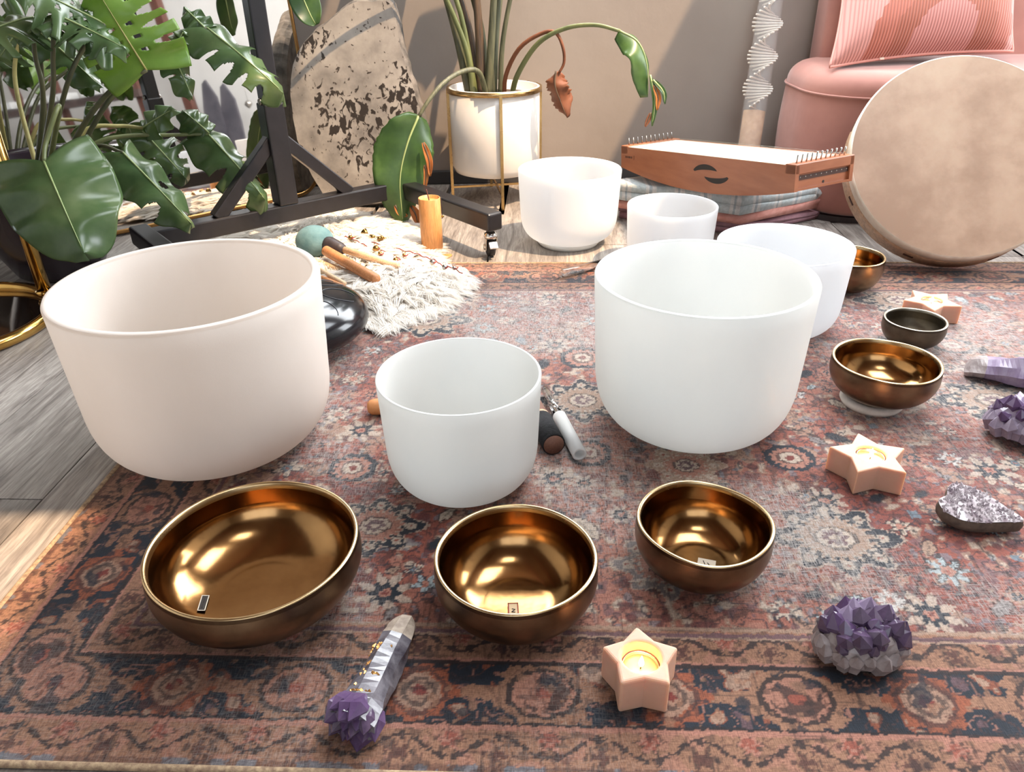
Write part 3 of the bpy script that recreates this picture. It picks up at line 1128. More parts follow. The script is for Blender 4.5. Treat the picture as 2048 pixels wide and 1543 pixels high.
def star_holder(label, c, ro_, ri, h, rot, tlabel, sink=0.006, hole=0.0205, bv=0.0022):
    b = (c[0], c[1], RTOP)
    n = 60
    an = np.arange(n) * 2 * PI / n
    tip = [(math.cos(2 * PI * k / 10 + rot) * (ro_ if k % 2 == 0 else ri), math.sin(2 * PI * k / 10 + rot) * (ro_ if k % 2 == 0 else ri)) for k in range(10)]
    outl = []
    for k in range(10):
        p, q = np.array(tip[k]), np.array(tip[(k + 1) % 10])
        outl += [p + (q - p) * i / 6 for i in range(6)]
    outl = np.array(outl)
    ia = np.arctan2(outl[:, 1], outl[:, 0])
    circ = np.stack([np.cos(ia), np.sin(ia)], 1)
    dep = 0.020 + sink
    rings = [(outl * 1.0, 0.0), (outl * 1.0, h), (circ * hole, h), (circ * hole, h - dep), ]
    V = np.concatenate([np.column_stack([p, np.full(n, z)]) for p, z in rings])
    F = []
    for k in range(3):
        for i in range(n):
            j = (i + 1) % n
            F.append((k * n + i, k * n + j, (k + 1) * n + j, (k + 1) * n + i))
    F.append(tuple(range(n))[::-1])
    F.append(tuple(3 * n + i for i in range(n)))
    V = V + np.array([c[0], c[1], RTOP])
    o = place(mesh_obj('star_candle_holder', V, F, 'selenite_peach'), b)
    bevel(o, bv, 3, 30)
    tag(o, label, 'candle holder', 'peach star-shaped candle holders')
    # tealight
    zt = RTOP + h - dep
    tl = thing('tealight', tlabel, 'candle', (c[0], c[1], zt), 'burning tealights')
    V, F, k = lathe([(0, 0.0002), (0.0182, 0.0002), (0.0186, 0.0165), (0.0190, 0.0172), (0.0184, 0.0174), (0.0180, 0.0165), (0.0178, 0.002), (0, 0.002)], 40, (c[0], c[1], zt))
    mesh_obj('tin_cup', V, F, 'tin', tl, True)
    V, F, k = lathe([(0, 0.003), (0.0176, 0.003), (0.0178, 0.0132), (0.015, 0.0122), (0.006, 0.0116), (0, 0.0116)], 40, (c[0], c[1], zt))
    mesh_obj('wax', V, F, 'wax', tl, True)
    mesh_obj('wick', *rod((c[0], c[1], zt + 0.011), (c[0] + 0.0006, c[1], zt + 0.0165), 0.0007, 6), 'wick', tl)
    V, F, k = lathe([(0, 0), (0.0022, 0.002), (0.0030, 0.005), (0.0022, 0.009), (0.0010, 0.013), (0, 0.016)], 12, (c[0] + 0.0005, c[1], zt + 0.0150))
    mesh_obj('flame', V, F, 'flame', tl, True)
    l = add_light('flame_glow', 'POINT', (c[0], c[1], zt + 0.021), 0.045, (1.0, 0.46, 0.16))
    l.data.shadow_soft_size = 0.004
    l.parent = tl
    l.location = (0, 0, 0.023)
    return o


star_holder('tall peach star candle holder in the front, between brass bowls and dark amethyst', at(1282, 1322, 0.042)[:2], 0.0420, 0.0275, 0.045, R(88), 'burning tealight sunk in the front star holder', 0.010, 0.0200, 0.0035)
star_holder('peach star candle holder below the brass bowl on the pale ring', at(1741, 912, 0.040)[:2], 0.0570, 0.0325, 0.040, R(86), 'burning tealight in the star holder below the ringed brass bowl', 0.001)
star_holder('farthest peach star candle holder, behind the small dark bronze bowl', at(1863, 603, 0.040)[:2], 0.0580, 0.033, 0.040, R(105), 'burning tealight in the farthest star holder', 0.001)

# ================================================================ amethyst and quartz
def gem(name, c1, c2, rough, trans=0.0, scale=30, zmix=None):
    t = NT(name)
    cl = t.ramp(t.noise(scale, 5, 0.6), [(0.35, c1), (0.65, c2)])
    t.col(cl)
    t.set(Roughness=rough)
    t.b.inputs['Transmission Weight'].default_value = trans
    t.b.inputs['Specular IOR Level'].default_value = 0.6
    t.bump(t.noise(150, 3), 0.15, 0.001)
    return t.m


gem('amethyst', (84, 62, 98), (116, 92, 128), 0.10, 0.25)
gem('amethyst_dark', (70, 56, 80), (116, 96, 122), 0.10, 0.22)
gem('amethyst_pale', (160, 146, 168), (126, 106, 140), 0.25, 0.1)
gem('amethyst_haze', (120, 108, 126), (160, 148, 164), 0.16, 0.1, 40)
gem('quartz_smoky', (70, 65, 74), (128, 124, 130), 0.24, 0.05, 45)
gem('quartz_rough', (186, 170, 152), (150, 134, 120), 0.7, 0.0, 90)
gem('geode_crust', (64, 54, 48), (106, 90, 76), 0.75, 0.0, 60)
gem('druzy_crystal', (206, 198, 200), (132, 118, 126), 0.10, 0.05, 70)
gem('quartz_cloudy', (138, 126, 124), (180, 168, 166), 0.35, 0.1, 60)
simple('gold_leaf', (226, 176, 110), (196, 140, 80), 200, 0.3, 1.0, bump=0.6, bscale=300)


def hexpoint(r, h, tipf=0.42, n=6, seed=0):
    """quartz point: six-sided prism with an uneven six-sided pyramid; local z up"""
    q = random.Random(seed)
    V, F = [], []
    for z, s_ in ((0, 0.9), (h * (1 - tipf), 1.0)):
        for k in range(n):
            a = 2 * PI * k / n
            V.append((r * s_ * math.cos(a) * (1 + q.uniform(-.08, .08)), r * s_ * math.sin(a) * (1 + q.uniform(-.08, .08)), z + (q.uniform(-.06, .06) * h if z > 0 else 0)))
    V.append((q.uniform(-.25, .25) * r, q.uniform(-.25, .25) * r, h))
    for k in range(n):
        j = (k + 1) % n
        F += [(k, j, n + j, n + k), (n + k, n + j, 2 * n)]
    F.append(tuple(range(n))[::-1])
    return np.array(V), F


def lump(c, rx, ry, h, seed, flat=0.25, nz=0.18, seg=28, rings=14, pw=0.7):
    V, F = sphere((0, 0, 0), 1.0, seg, rings)
    n = vnoise(V, 2.3, seed, 3)
    V = V * (1 + nz * n)[:, None]
    V[:, 0] *= rx
    V[:, 1] *= ry
    z = V[:, 2]
    z = np.where(z < 0, z * flat, np.abs(z) ** pw)
    V[:, 2] = (z + flat) / (1 + flat) * h
    V[:, 2] -= V[:, 2].min()
    return V + np.array(c), F


def cluster(label, c, rx, ry, h, seed, basemat, mats, npts, rp, hp, rot=0.0, nside=22):
    b = (c[0], c[1], RTOP)
    root = thing('amethyst_cluster', label, 'crystal', b)
    V, F = lump((0, 0, 0), rx, ry, h, seed, 0.35, 0.14, 30, 16)
    cr, sr = math.cos(rot), math.sin(rot)
    V = np.stack([V[:, 0] * cr - V[:, 1] * sr + c[0], V[:, 0] * sr + V[:, 1] * cr + c[1], V[:, 2] + RTOP], 1)
    mesh_obj('base', V, F, basemat, root)
    q = random.Random(seed)
    v, f = hexpoint(rp * 0.95, hp * 1.15, 0.4, 6, seed * 77)
    flank = bpy.data.meshes.new('crystal_point')
    flank.from_pydata([tuple(p) for p in v], [], f)
    flank.materials.append(M(basemat))
    shapes = []
    for k in range(5):
        v, f = hexpoint(rp, hp, 0.48, 6, seed * 10 + k)
        me = bpy.data.meshes.new('crystal_point')
        me.from_pydata([tuple(p) for p in v], [], f)
        me.materials.append(M(mats[k % len(mats)]))
        shapes.append(me)
    for k in range(npts + nside):
        crown = k < npts
        if crown:                                       # sunflower spread over the crown
            f_ = (k + 0.5) / npts
            rad, th = math.sqrt(f_) * 0.90, k * 2.39996 + q.uniform(-.3, .3)
            x, y = rad * math.cos(th), rad * math.sin(th)
            zz = max(0.0, 1 - rad * rad) ** 0.5
            pz = h * (zz ** 0.7 + 0.35) / 1.35
            up = 0.75 + zz * 0.6
            s_ = q.uniform(0.7, 1.3)
        else:                                           # columns standing round the flank
            th = (k - npts) * 2 * PI / nside + q.uniform(-.12, .12)
            x, y = 0.93 * math.cos(th), 0.93 * math.sin(th)
            pz = h * q.uniform(0.30, 0.46)
            up = 1.7
            s_ = q.uniform(0.85, 1.25)
        lx, ly = x * rx, y * ry
        nrm_ = Vector((x * 0.6 + q.uniform(-.2, .2), y * 0.6 + q.uniform(-.2, .2), up)).normalized()
        nrm_ = Vector((nrm_[0] * cr - nrm_[1] * sr, nrm_[0] * sr + nrm_[1] * cr, nrm_[2]))
        o = bpy.data.objects.new('crystal_point', shapes[k % 5] if crown else flank)
        C.objects.link(o)
        o.parent = root
        o['_base'] = root['_base']
        hb_ = hp * 0.45
        o.location = (lx * cr - ly * sr - nrm_[0] * hb_, lx * sr + ly * cr - nrm_[1] * hb_, max(pz - nrm_[2] * hb_, 0.001))
        o.rotation_mode = 'QUATERNION'
        o.rotation_quaternion = nrm_.to_track_quat('Z', 'Y')
        o.scale = (s_, s_, s_)
    return root


cluster('dark purple amethyst cluster with pale base, front right corner of the rug', at(1722, 1345)[:2] + np.array([0.004, 0.022]), 0.046, 0.033, 0.050, 5, 'quartz_cloudy', ['amethyst_dark', 'amethyst_dark', 'amethyst', 'amethyst_dark', 'amethyst_pale'], 34, 0.0098, 0.022, R(8))
cluster('violet amethyst cluster at the right edge above the grey druzy stone', at(2035, 890)[:2] + np.array([0.018, 0.012]), 0.056, 0.040, 0.062, 8, 'amethyst_haze', ['amethyst', 'amethyst_pale', 'amethyst', 'amethyst', 'amethyst_pale'], 34, 0.0115, 0.024, R(-25))

# grey druzy heart-shaped slice
b = at(1950, 1062)
root = thing('druzy_stone', 'flat grey sparkling druzy stone with dark crust at the right of the rug', 'crystal', (b[0], b[1] + 0.01, RTOP))
prof = [(-0.047, -0.004), (-0.047, 0.014), (-0.038, 0.022), (-0.030, 0.026), (-0.022, 0.040), (-0.010, 0.048), (0.004, 0.046), (0.018, 0.036), (0.030, 0.022), (0.042, 0.000), (0.052, -0.016), (0.050, -0.024), (0.034, -0.026), (0.012, -0.026), (-0.012, -0.025), (-0.032, -0.018)]
oc = crv(prof + prof[:1], 65)[:-1]
oc = np.array([[p[0], p[1]] for p in oc])
n = len(oc)
ct = oc.mean(0)
def ring_(s_, z, nz=0.0):
    p = ct + (oc - ct) * s_
    zz = z + nz * vnoise(p * 60, 1, 4, 2) + (p[:, 1]) * 0.16
    return np.column_stack([p + [b[0], b[1] + 0.01], zz + RTOP])
V = np.concatenate([ring_(0.80, 0.005), ring_(0.97, 0.010), ring_(1.0, 0.018), ring_(0.96, 0.025, 0.001)])
F = [(k * n + i, k * n + (i + 1) % n, (k + 1) * n + (i + 1) % n, (k + 1) * n + i) for k in range(3) for i in range(n)] + [tuple(range(n))[::-1]]
V[:, 2] = np.maximum(V[:, 2], RTOP)
mesh_obj('crust', V, F, 'geode_crust', root, True)
lev = [0.96, 0.86, 0.74, 0.6, 0.45, 0.3, 0.15]
V = np.concatenate([ring_(s_, 0.0255 + 0.004 * (1 - s_), 0.0015) for s_ in lev] + [np.array([[b[0] + ct[0], b[1] + 0.01 + ct[1], RTOP + 0.030 + ct[1] * .16]])])
F = [(k * n + i, k * n + (i + 1) % n, (k + 1) * n + (i + 1) % n, (k + 1) * n + i) for k in range(len(lev) - 1) for i in range(n)]
F += [((len(lev) - 1) * n + i, (len(lev) - 1) * n + (i + 1) % n, len(lev) * n) for i in range(n)]
mesh_obj('crystal_bed', V, F, 'druzy_crystal', root, True)
q = random.Random(3)
PP = []
for k in range(420):
    i = q.randrange(n)
    s_ = math.sqrt(q.random()) * 0.95
    p = ct + (oc[i] - ct) * s_
    v, f = hexpoint(q.uniform(0.0012, 0.0024), q.uniform(0.003, 0.006), 0.7, 6, k)
    z = RTOP + 0.0245 + 0.004 * (1 - s_) + p[1] * 0.16
    PP.append((orient(v, (q.uniform(-.5, .5), q.uniform(-.5, .5), 1), (b[0] + p[0], b[1] + 0.01 + p[1], z)), f))
o = mesh_obj('crystal_sparkle', *join(*PP), 'druzy_crystal', root)
o['kind'] = 'stuff'


def wand(label, a, b_, r0, r1, seed, mats, big_end=True):
    """elongated amethyst sceptre lying on the rug: narrow root at a, crystal head at b"""
    a, b_ = np.array(a, float), np.array(b_, float)
    root = thing('amethyst_wand', label, 'crystal', ((a[0] + b_[0]) / 2, (a[1] + b_[1]) / 2, RTOP))
    n, seg = 22, 9
    d = (b_ - a)
    s_ = np.array([-d[1], d[0], 0.0])
    s_ /= np.linalg.norm(s_)
    P, F = [], []
    q = random.Random(seed)
    offs = [q.uniform(-.16, .16) for _ in range(seg)]
    for i in range(n):
        f = i / (n - 1)
        r = r0 + (r1 - r0) * f ** 0.85
        if f < 0.06:
            r *= 0.65 + f * 5.8
        for k in range(seg):
            th = 2 * PI * k / seg + 0.3
            rr = r * (1 + offs[k] + 0.10 * math.sin(f * 9 + k * 2.1 + seed) + q.uniform(-.035, .035))
            p = a + d * f + s_ * rr * math.cos(th) * 1.12 + np.array([0, 0, r * 0.92 + rr * 0.92 * math.sin(th)])
            P.append(p + d / np.linalg.norm(d) * q.uniform(-.0012, .0012))
    P = np.array(P)
    P[:, 2] = np.maximum(P[:, 2], 0.0) + RTOP
    for i in range(n - 1):
        for k in range(seg):
            F.append((i * seg + k, i * seg + (k + 1) % seg, (i + 1) * seg + (k + 1) % seg, (i + 1) * seg + k))
    F += [tuple(range(seg))[::-1], tuple((n - 1) * seg + k for k in range(seg))]
    nr = 5
    rootF = [f for f in F if max(f) < (nr + 1) * seg]
    bodyF = [f for f in F if max(f) >= (nr + 1) * seg]
    mesh_obj('root_end', P, rootF, mats[1], root)
    body = mesh_obj('shaft', P, bodyF, mats[0], root)
    head = a + d
    dn = d / np.linalg.norm(d)
    for k in range(15):
        v, f = hexpoint(r1 * q.uniform(0.42, 0.7), r1 * q.uniform(1.15, 1.5), 0.5, 6, seed * 31 + k)
        f_ = (k + 0.5) / 15
        th = k * 2.399
        rr = math.sqrt(f_) * r1 * 0.72
        o_ = head - dn * r1 * 0.9 + s_ * rr * math.cos(th) + np.array([0, 0, RTOP + r1 * 0.92 + rr * math.sin(th) * 0.85])
        ax = dn + s_ * math.cos(th) * 0.5 * f_ + np.array([0, 0, math.sin(th) * 0.5 * f_])
        v = orient(v, ax, o_)
        v[:, 2] = np.maximum(v[:, 2], RTOP)
        mesh_obj('crystal_point', v, f, mats[2] if k % 4 else mats[3], root)
    return root, P, seg, n


wr_, P, seg, n = wand('long amethyst wand flecked with gold, lying at the front edge of the rug', at(816, 1256), at(706, 1486), 0.0135, 0.0235, 12, ['quartz_smoky', 'quartz_rough', 'amethyst', 'amethyst_dark'])
q = random.Random(2)
for (f0, cnt) in ((0.42, 8), (0.62, 9), (0.80, 10)):
    PP = []
    for k in range(cnt):
        i = int((f0 + q.uniform(-.05, .05)) * n)
        th = q.uniform(0.9, 2.2)
        kk = th / (2 * PI) * seg
        k0 = int(kk) % seg
        f_ = kk - int(kk)
        p = P[i * seg + k0] * (1 - f_) + P[i * seg + (k0 + 1) % seg] * f_
        sz = q.uniform(0.0012, 0.0028)
        v, fc = box(-sz, sz, -sz * .7, sz * .7, 0, 0.0006)
        PP.append((orient(v, (q.uniform(-.3, .3), q.uniform(-.5, 0), 1), p - np.array([0, 0, 0.0003]), (q.uniform(-1, 1), q.uniform(-1, 1), 0)), fc))
    mesh_obj('gold_flake', *join(*PP), 'gold_leaf', wr_)
wand('thick amethyst wand at the right edge beside the ringed brass bowl', at(1925, 752), at(2090, 782), 0.016, 0.030, 17, ['amethyst_pale', 'quartz_cloudy', 'amethyst', 'amethyst_pale'])

# ================================================================ mallets lying on the rug
t = NT('frosted_glass')
t.col((236, 238, 238))
t.set(Roughness=0.32)
t.b.inputs['Transmission Weight'].default_value = 0.45
t.b.inputs['IOR'].default_value = 1.45
t = NT('clear_glass')
t.col((244, 247, 247))
t.set(Roughness=0.03)
t.b.inputs['Transmission Weight'].default_value = 1.0
t.b.inputs['IOR'].default_value = 1.45
simple('black_felt', (20, 20, 22), (36, 36, 38), 120, 0.95, bump=0.6, bscale=260)
wood('walnut_end', [(0.3, (112, 76, 62)), (0.7, (140, 98, 80))], (60, 60, 60), 0.6, 0.04, 2.5)
simple('leather_tan', (206, 142, 88), (192, 128, 76), 30, 0.55, bump=0.1)


def hollow(a, b, r, ri, seg=24):
    a, b = np.array(a, float), np.array(b, float)
    L = np.linalg.norm(b - a)
    V, F, k = lathe([(ri, 0), (r, 0), (r, L), (ri, L)], seg, (0, 0, 0), True)
    return orient(V, b - a, a), F


a, b = at(1159, 912, 0.0125), at(1090, 782, 0.012)
b = a + (b - a)
a[2] = RTOP + 0.0115
m_ = a + (b - a) * 0.55
m_[2] = b[2] = RTOP + 0.0115
root = thing('glass_wand', 'white frosted crystal wand with a clear end, right of the small crystal bowl', 'mallet', (m_[0], m_[1], RTOP))
mesh_obj('frosted_shaft', *hollow(a, m_, 0.0112, 0.0075), 'quartz_cool', root, True)
mesh_obj('clear_shaft', *hollow(m_ - (m_ - a) * 0.1, b, 0.0074, 0.004), 'clear_glass', root, True)
a, b = at(1108, 893, 0.02), at(1058, 800, 0.02)
a[2] = b[2] = RTOP + 0.0185
dn = (b - a) / np.linalg.norm(b - a)
root = thing('wooden_mallet', 'wooden mallet with a black suede grip, beside the frosted wand', 'mallet', (a[0], a[1], RTOP))
mesh_obj('suede_wrap', *hollow(a + dn * 0.002, a + dn * 0.075, 0.0185, 0.0160), 'black_felt', root, True)
mesh_obj('wood_core', *rod(a, a + dn * 0.125, 0.0160, 24), 'walnut_end', root, True)
mesh_obj('pale_band', *rod(a + dn * 0.0755, a + dn * 0.082, 0.0175, 24), 'pale_wood', root, True)
a, b = at(735, 822, 0.012), at(800, 815, 0.012)
a[2] = b[2] = RTOP + 0.0145
root = thing('leather_mallet', 'tan leather-tipped mallet half hidden left of the small crystal bowl', 'mallet', (a[0], a[1], RTOP))
V, F, k = lathe([(0, 0), (0.008, 0.001), (0.0125, 0.006), (0.0140, 0.015), (0.0140, 0.055), (0.011, 0.062), (0, 0.064)], 24)
mesh_obj('head', orient(V, b - a, a), F, 'leather_tan', root, True)
mesh_obj('handle', *rod(a + (b - a) / np.linalg.norm(b - a) * 0.06, a + (b - a) / np.linalg.norm(b - a) * 0.13, 0.0075, 14), 'pale_wood', root, True)
a, b = at(1120, 551, 0.012), at(1260, 515, 0.012)
a[2] = b[2] = RTOP + 0.0115
dn = (b - a) / np.linalg.norm(b - a)
V, F, k = lathe([(0, 0), (0.006, 0.001), (0.0095, 0.004), (0.0105, 0.009), (0.0105, 0.15), (0.0085, 0.15), (0.0085, 0.010), (0.006, 0.006), (0, 0.005)], 24)
o = place(mesh_obj('glass_rod', orient(V, b - a, a), F, 'clear_glass', None, True), (a[0], a[1], RTOP))
tag(o, 'clear glass rod lying at the back edge of the rug behind the wide crystal bowl', 'mallet')

# ================================================================ steel stand on castors
simple('black_steel', (18, 17, 20), (26, 24, 28), 40, 0.38, 0.0, bump=0.05, bscale=200)
simple('chrome', (208, 206, 202), rough=0.14, metal=1.0)
simple('black_rubber', (34, 33, 36), rough=0.55)
simple('screw_steel', (150, 146, 142), rough=0.3, metal=1.0)
ST = np.array([0.783, 0.6225, 0.0])                    # along the beam
SF = np.array([0.6225, -0.783, 0.0])                   # along the feet, towards the camera
SA = np.array([-0.840, 1.818, 0.0])
zb = lambda p, z: np.array([p[0], p[1], z])
stand = thing('steel_stand', 'black square-tube steel stand on chrome castors in front of the leaning mirror', 'stand', zb(SA + ST * 0.33, 0.0))
S = 0.045
jl, jr = SA - ST * 0.035, SA + ST * 0.676
zm = 0.098
o = mesh_obj('base_beam', *bar(zb(jl, zm), zb(jr, zm), S, S), 'black_steel', stand); bevel(o, 0.004)
feet_ends = []
for j in (jl, jr):
    r_, f_ = j - SF * 0.065, j + SF * 0.445
    o = mesh_obj('foot_bar', *bar(zb(r_, zm), zb(f_, zm), S, S + 0.001), 'black_steel', stand); bevel(o, 0.006, 3)
    feet_ends += [r_ + SF * 0.022, f_ - SF * 0.022]
pb = SA + ST * 0.322
o = mesh_obj('lower_post', *bar(zb(pb, zm + S / 2), zb(pb, 0.372), 0.052, 0.052, SF), 'black_steel', stand); bevel(o, 0.004)
o = mesh_obj('upper_post', *bar(zb(pb, 0.36), zb(pb, 1.55), 0.042, 0.042, SF), 'black_steel', stand); bevel(o, 0.004)
for s_ in (-1, 1):
    o = mesh_obj('brace', *bar(zb(pb + ST * s_ * 0.012, 0.285), zb(pb + ST * s_ * 0.185, zm + S / 2 - 0.004), 0.032, 0.032, SF), 'black_steel', stand); bevel(o, 0.003)
for dz in (0.376, ):
    for k, nrm_ in enumerate((SF, ST, -ST)):
        c_ = zb(pb + nrm_ * 0.022, dz)
        V, F, _ = lathe([(0, 0), (0.0085, 0), (0.0085, 0.004), (0.006, 0.0065), (0.003, 0.0065), (0.003, 0.004), (0, 0.004)], 18)
        mesh_obj('bolt', orient(V, nrm_, c_), F, 'screw_steel', stand, True)


def castor(p, yaw):
    dv = np.array([math.cos(yaw), math.sin(yaw), 0])
    sd = np.array([-dv[1], dv[0], 0])
    hub = zb(p, 0.026) + dv * 0.010
    V, F, _ = lathe([(0.0, 0), (0.004, 0), (0.020, 0.001), (0.0245, 0.003), (0.0258, 0.008), (0.0258, 0.014), (0.0245, 0.019), (0.020, 0.021), (0, 0.022)], 32)
    wheel = mesh_obj('wheel', orient(V, sd, hub - sd * 0.011), F, 'black_rubber', stand, True)
    V, F, _ = lathe([(0, 0), (0.0075, 0), (0.0075, 0.034), (0, 0.034)], 16)
    mesh_obj('axle', orient(V, sd, hub - sd * 0.017), F, 'chrome', wheel, True)
    V, F, _ = lathe([(0, 0), (0.016, 0), (0.0175, 0.004), (0.0165, 0.012), (0.010, 0.018), (0.006, 0.019), (0.006, 0.026), (0, 0.026)], 24, (p[0], p[1], 0.052))
    sw = mesh_obj('swivel', V, F, 'chrome', stand, True)
    for k in (-1, 1):
        c0 = zb(p, 0.062) + sd * k * 0.0135
        c1 = hub + sd * k * 0.0135
        o_ = mesh_obj('fork_plate', *bar(c0, c1 - np.array([0, 0, 0.006]), 0.022, 0.0028, sd), 'chrome', sw); bevel(o_, 0.001)
    br = mesh_obj('brake_pedal', *bar(zb(p, 0.046) - dv * 0.018, zb(p, 0.034) - dv * 0.034, 0.022, 0.004, (0, 0, 1)), 'chrome', sw); bevel(br, 0.001)


for p in feet_ends:
    castor(p, R(118) if p[0] < -0.2 else R(105))

# ================================================================ leaning mirror
MA, MTH = R(5.47), R(40.3)
mn = np.array([math.cos(MA) * math.sin(MTH), -math.cos(MA) * math.cos(MTH), math.sin(MA)])
mt = np.array([math.cos(MTH), math.sin(MTH), 0.0])
mu = np.cross(mt, mn); mu = mu if mu[2] > 0 else -mu
m0 = np.array([-1.124, 2.126, 0.006])
t = NT('mirror_silver')
t.col(t.ramp(t.noise(3.0, 3), [(0.3, (226, 224, 220)), (0.7, (232, 230, 226))]))
t.set(Metallic=1.0, Roughness=0.025)
brass('gold_frame', (168, 128, 78), (140, 104, 62), 0.25, 0.35)


def rrect(x0, x1, y0, y1, r, k=10):
    P = []
    for cx, cy, a0 in ((x1 - r, y0 + r, -90), (x1 - r, y1 - r, 0), (x0 + r, y1 - r, 90), (x0 + r, y0 + r, 180)):
        for i in range(k + 1):
            a = R(a0 + 90 * i / k)
            P.append((cx + r * math.cos(a), cy + r * math.sin(a)))
    return P


mir = thing('leaning_mirror', 'large gold-framed floor mirror with rounded corners leaning behind the steel stand', 'mirror', tuple(m0))
outl = rrect(-0.75, 0.665, 0.006, 1.72, 0.085)
n = len(outl)
fr = np.array([m0 + mt * x + mu * y for x, y in outl])
pin = np.concatenate([fr + mn * 0.004, fr - mn * 0.012])
F = [tuple(range(n)), tuple(n + i for i in range(n))[::-1]] + [(i, n + i, n + (i + 1) % n, (i + 1) % n) for i in range(n)]
mesh_obj('glass', pin, F, 'mirror_silver', mir)
V, F = tube(fr, 0.0075, 10, False, True)
V[:, 2] = np.maximum(V[:, 2], 0.0005)
mesh_obj('frame', V, F, 'gold_frame', mir, True)

# ================================================================ speckled stone slab
t = NT('speckled_granite')
co = t.coords((1, 1, 1))
base = t.ramp(t.noise(7, 5, 0.6, co), [(0.32, (118, 114, 110)), (0.5, (160, 154, 147)), (0.68, (186, 180, 172))])
sp = t.noise(58, 2, 0.5, co, 0.6)
sp2 = t.noise(46, 3, 0.5, t.coords((1.3, 1.3, 0.9)), 0.6)
mk = t.noise(3.4, 2, 0.5, co)
th_ = t.new('ShaderNodeMath', operation='MULTIPLY'); t.link(sp2, th_.inputs[0]); t.link(mk, th_.inputs[1])
dark = t.ramp(th_.outputs[0], [(0.262, (0, 0, 0)), (0.285, (255, 255, 255))])
dark2 = t.ramp(sp, [(0.66, (0, 0, 0)), (0.69, (255, 255, 255))])
c = t.mix(dark, base, (52, 45, 40))
c = t.mix(dark2, c, (66, 58, 52))
t.col(c)
t.set(Roughness=0.42)
t.bump(sp2, 0.15, 0.003)
simple('broken_stone', (70, 67, 64), (120, 114, 108), 26, 0.8, bump=0.9, bscale=40)
slab_px = [(650, 408), (618, 352), (598, 300), (585, 245), (580, 178), (585, 140), (604, 100), (634, 70), (668, 42), (697, 18), (745, 9), (777, 12), (788, 34), (796, 60), (806, 112), (818, 152), (832, 196), (845, 238), (850, 282), (846, 330), (832, 372), (800, 412), (740, 420), (690, 418)]
SB0, SB1 = np.array([-0.60, 2.41, 0.0]), np.array([-0.24, 2.345, 0.0])
sx = (SB1 - SB0) / np.linalg.norm(SB1 - SB0)
lean = R(9)
sn = np.array([sx[1], -sx[0], 0]) * math.cos(lean) + np.array([0, 0, math.sin(lean)])
su_ = np.cross(sn, sx); su_ = su_ if su_[2] > 0 else -su_
oc = []
for px, py in slab_px:
    d = _ray(px, py)
    tt = ((SB0 - np.array([0, 0, H])) @ sn) / (d @ sn)
    X = np.array([0, 0, H]) + d * tt - SB0
    oc.append((X @ sx, X @ su_))
oc = np.array(oc)
oc[:, 1] -= oc[:, 1].min()
oc = crv(np.vstack([oc, oc[:1]]), 121)[:-1]
n = len(oc)
oc = oc + np.column_stack([vnoise(oc * 40, 1, 5, 2), vnoise(oc * 40, 1, 6, 2)]) * 0.004
oc[:, 1] = np.maximum(oc[:, 1], 0.0)
ct = np.array([0.5 * (oc[:, 0].min() + oc[:, 0].max()), 0.25])
w3 = lambda p, dz: SB0 + np.outer(p[:, 0], sx) + np.outer(p[:, 1], su_) + np.outer(np.broadcast_to(dz, len(p)), sn)
lifts = 0.05 * math.sin(lean)
TH = 0.052
slab = thing('stone_slab', 'tall speckled grey granite slab with broken edges leaning behind the steel stand', 'stone', tuple(SB0 * 0.5 + SB1 * 0.5))
def ringw(s_, dz, nz=0.0):
    p = ct + (oc - ct) * s_
    return w3(p, dz + (nz * vnoise(p * 30, 1, 9, 2) if nz else 0.0))
V = np.concatenate([ringw(s_, z) for s_, z in ((0.985, 0.0), (0.8, 0.002), (0.55, 0.003), (0.25, 0.003))] + [w3(ct[None], 0.003)])
F = [(k * n + i, k * n + (i + 1) % n, (k + 1) * n + (i + 1) % n, (k + 1) * n + i) for k in range(3) for i in range(n)] + [(3 * n + i, 3 * n + (i + 1) % n, 4 * n) for i in range(n)]
V[:, 2] = np.maximum(V[:, 2] + lifts, 0.001)
mesh_obj('polished_face', V, F, 'speckled_granite', slab, True)
V = np.concatenate([ringw(0.985, 0.0), ringw(1.0, -0.006, 0.004), ringw(1.02, -0.020, 0.008), ringw(1.01, -0.036, 0.008), ringw(0.98, -TH)])
F = [(k * n + i, (k + 1) * n + i, (k + 1) * n + (i + 1) % n, k * n + (i + 1) % n) for k in range(4) for i in range(n)] + [tuple(4 * n + i for i in range(n))]
V[:, 2] = np.maximum(V[:, 2] + lifts, 0.001)
mesh_obj('broken_edge', V, F, 'broken_stone', slab)

# ================================================================ leaves
def leaf_mat(name, c1, c2, c3, rough=0.28, trans=0.25):
    t = NT(name)
    cl = t.ramp(t.noise(9, 4, 0.6), [(0.3, c1), (0.52, c2), (0.72, c3)])
    t.col(cl)
    t.set(Roughness=rough)
    t.b.inputs['Specular IOR Level'].default_value = 0.55
    tr = t.new('ShaderNodeBsdfTranslucent')
    t.link(t.mix(0.5, cl, (150, 170, 70)), tr.inputs[0])
    mx = t.new('ShaderNodeMixShader')
    mx.inputs[0].default_value = trans
    t.link(t.b.outputs[0], mx.inputs[1]); t.link(tr.outputs[0], mx.inputs[2]); t.link(mx.outputs[0], t.out.inputs[0])
    return t.m


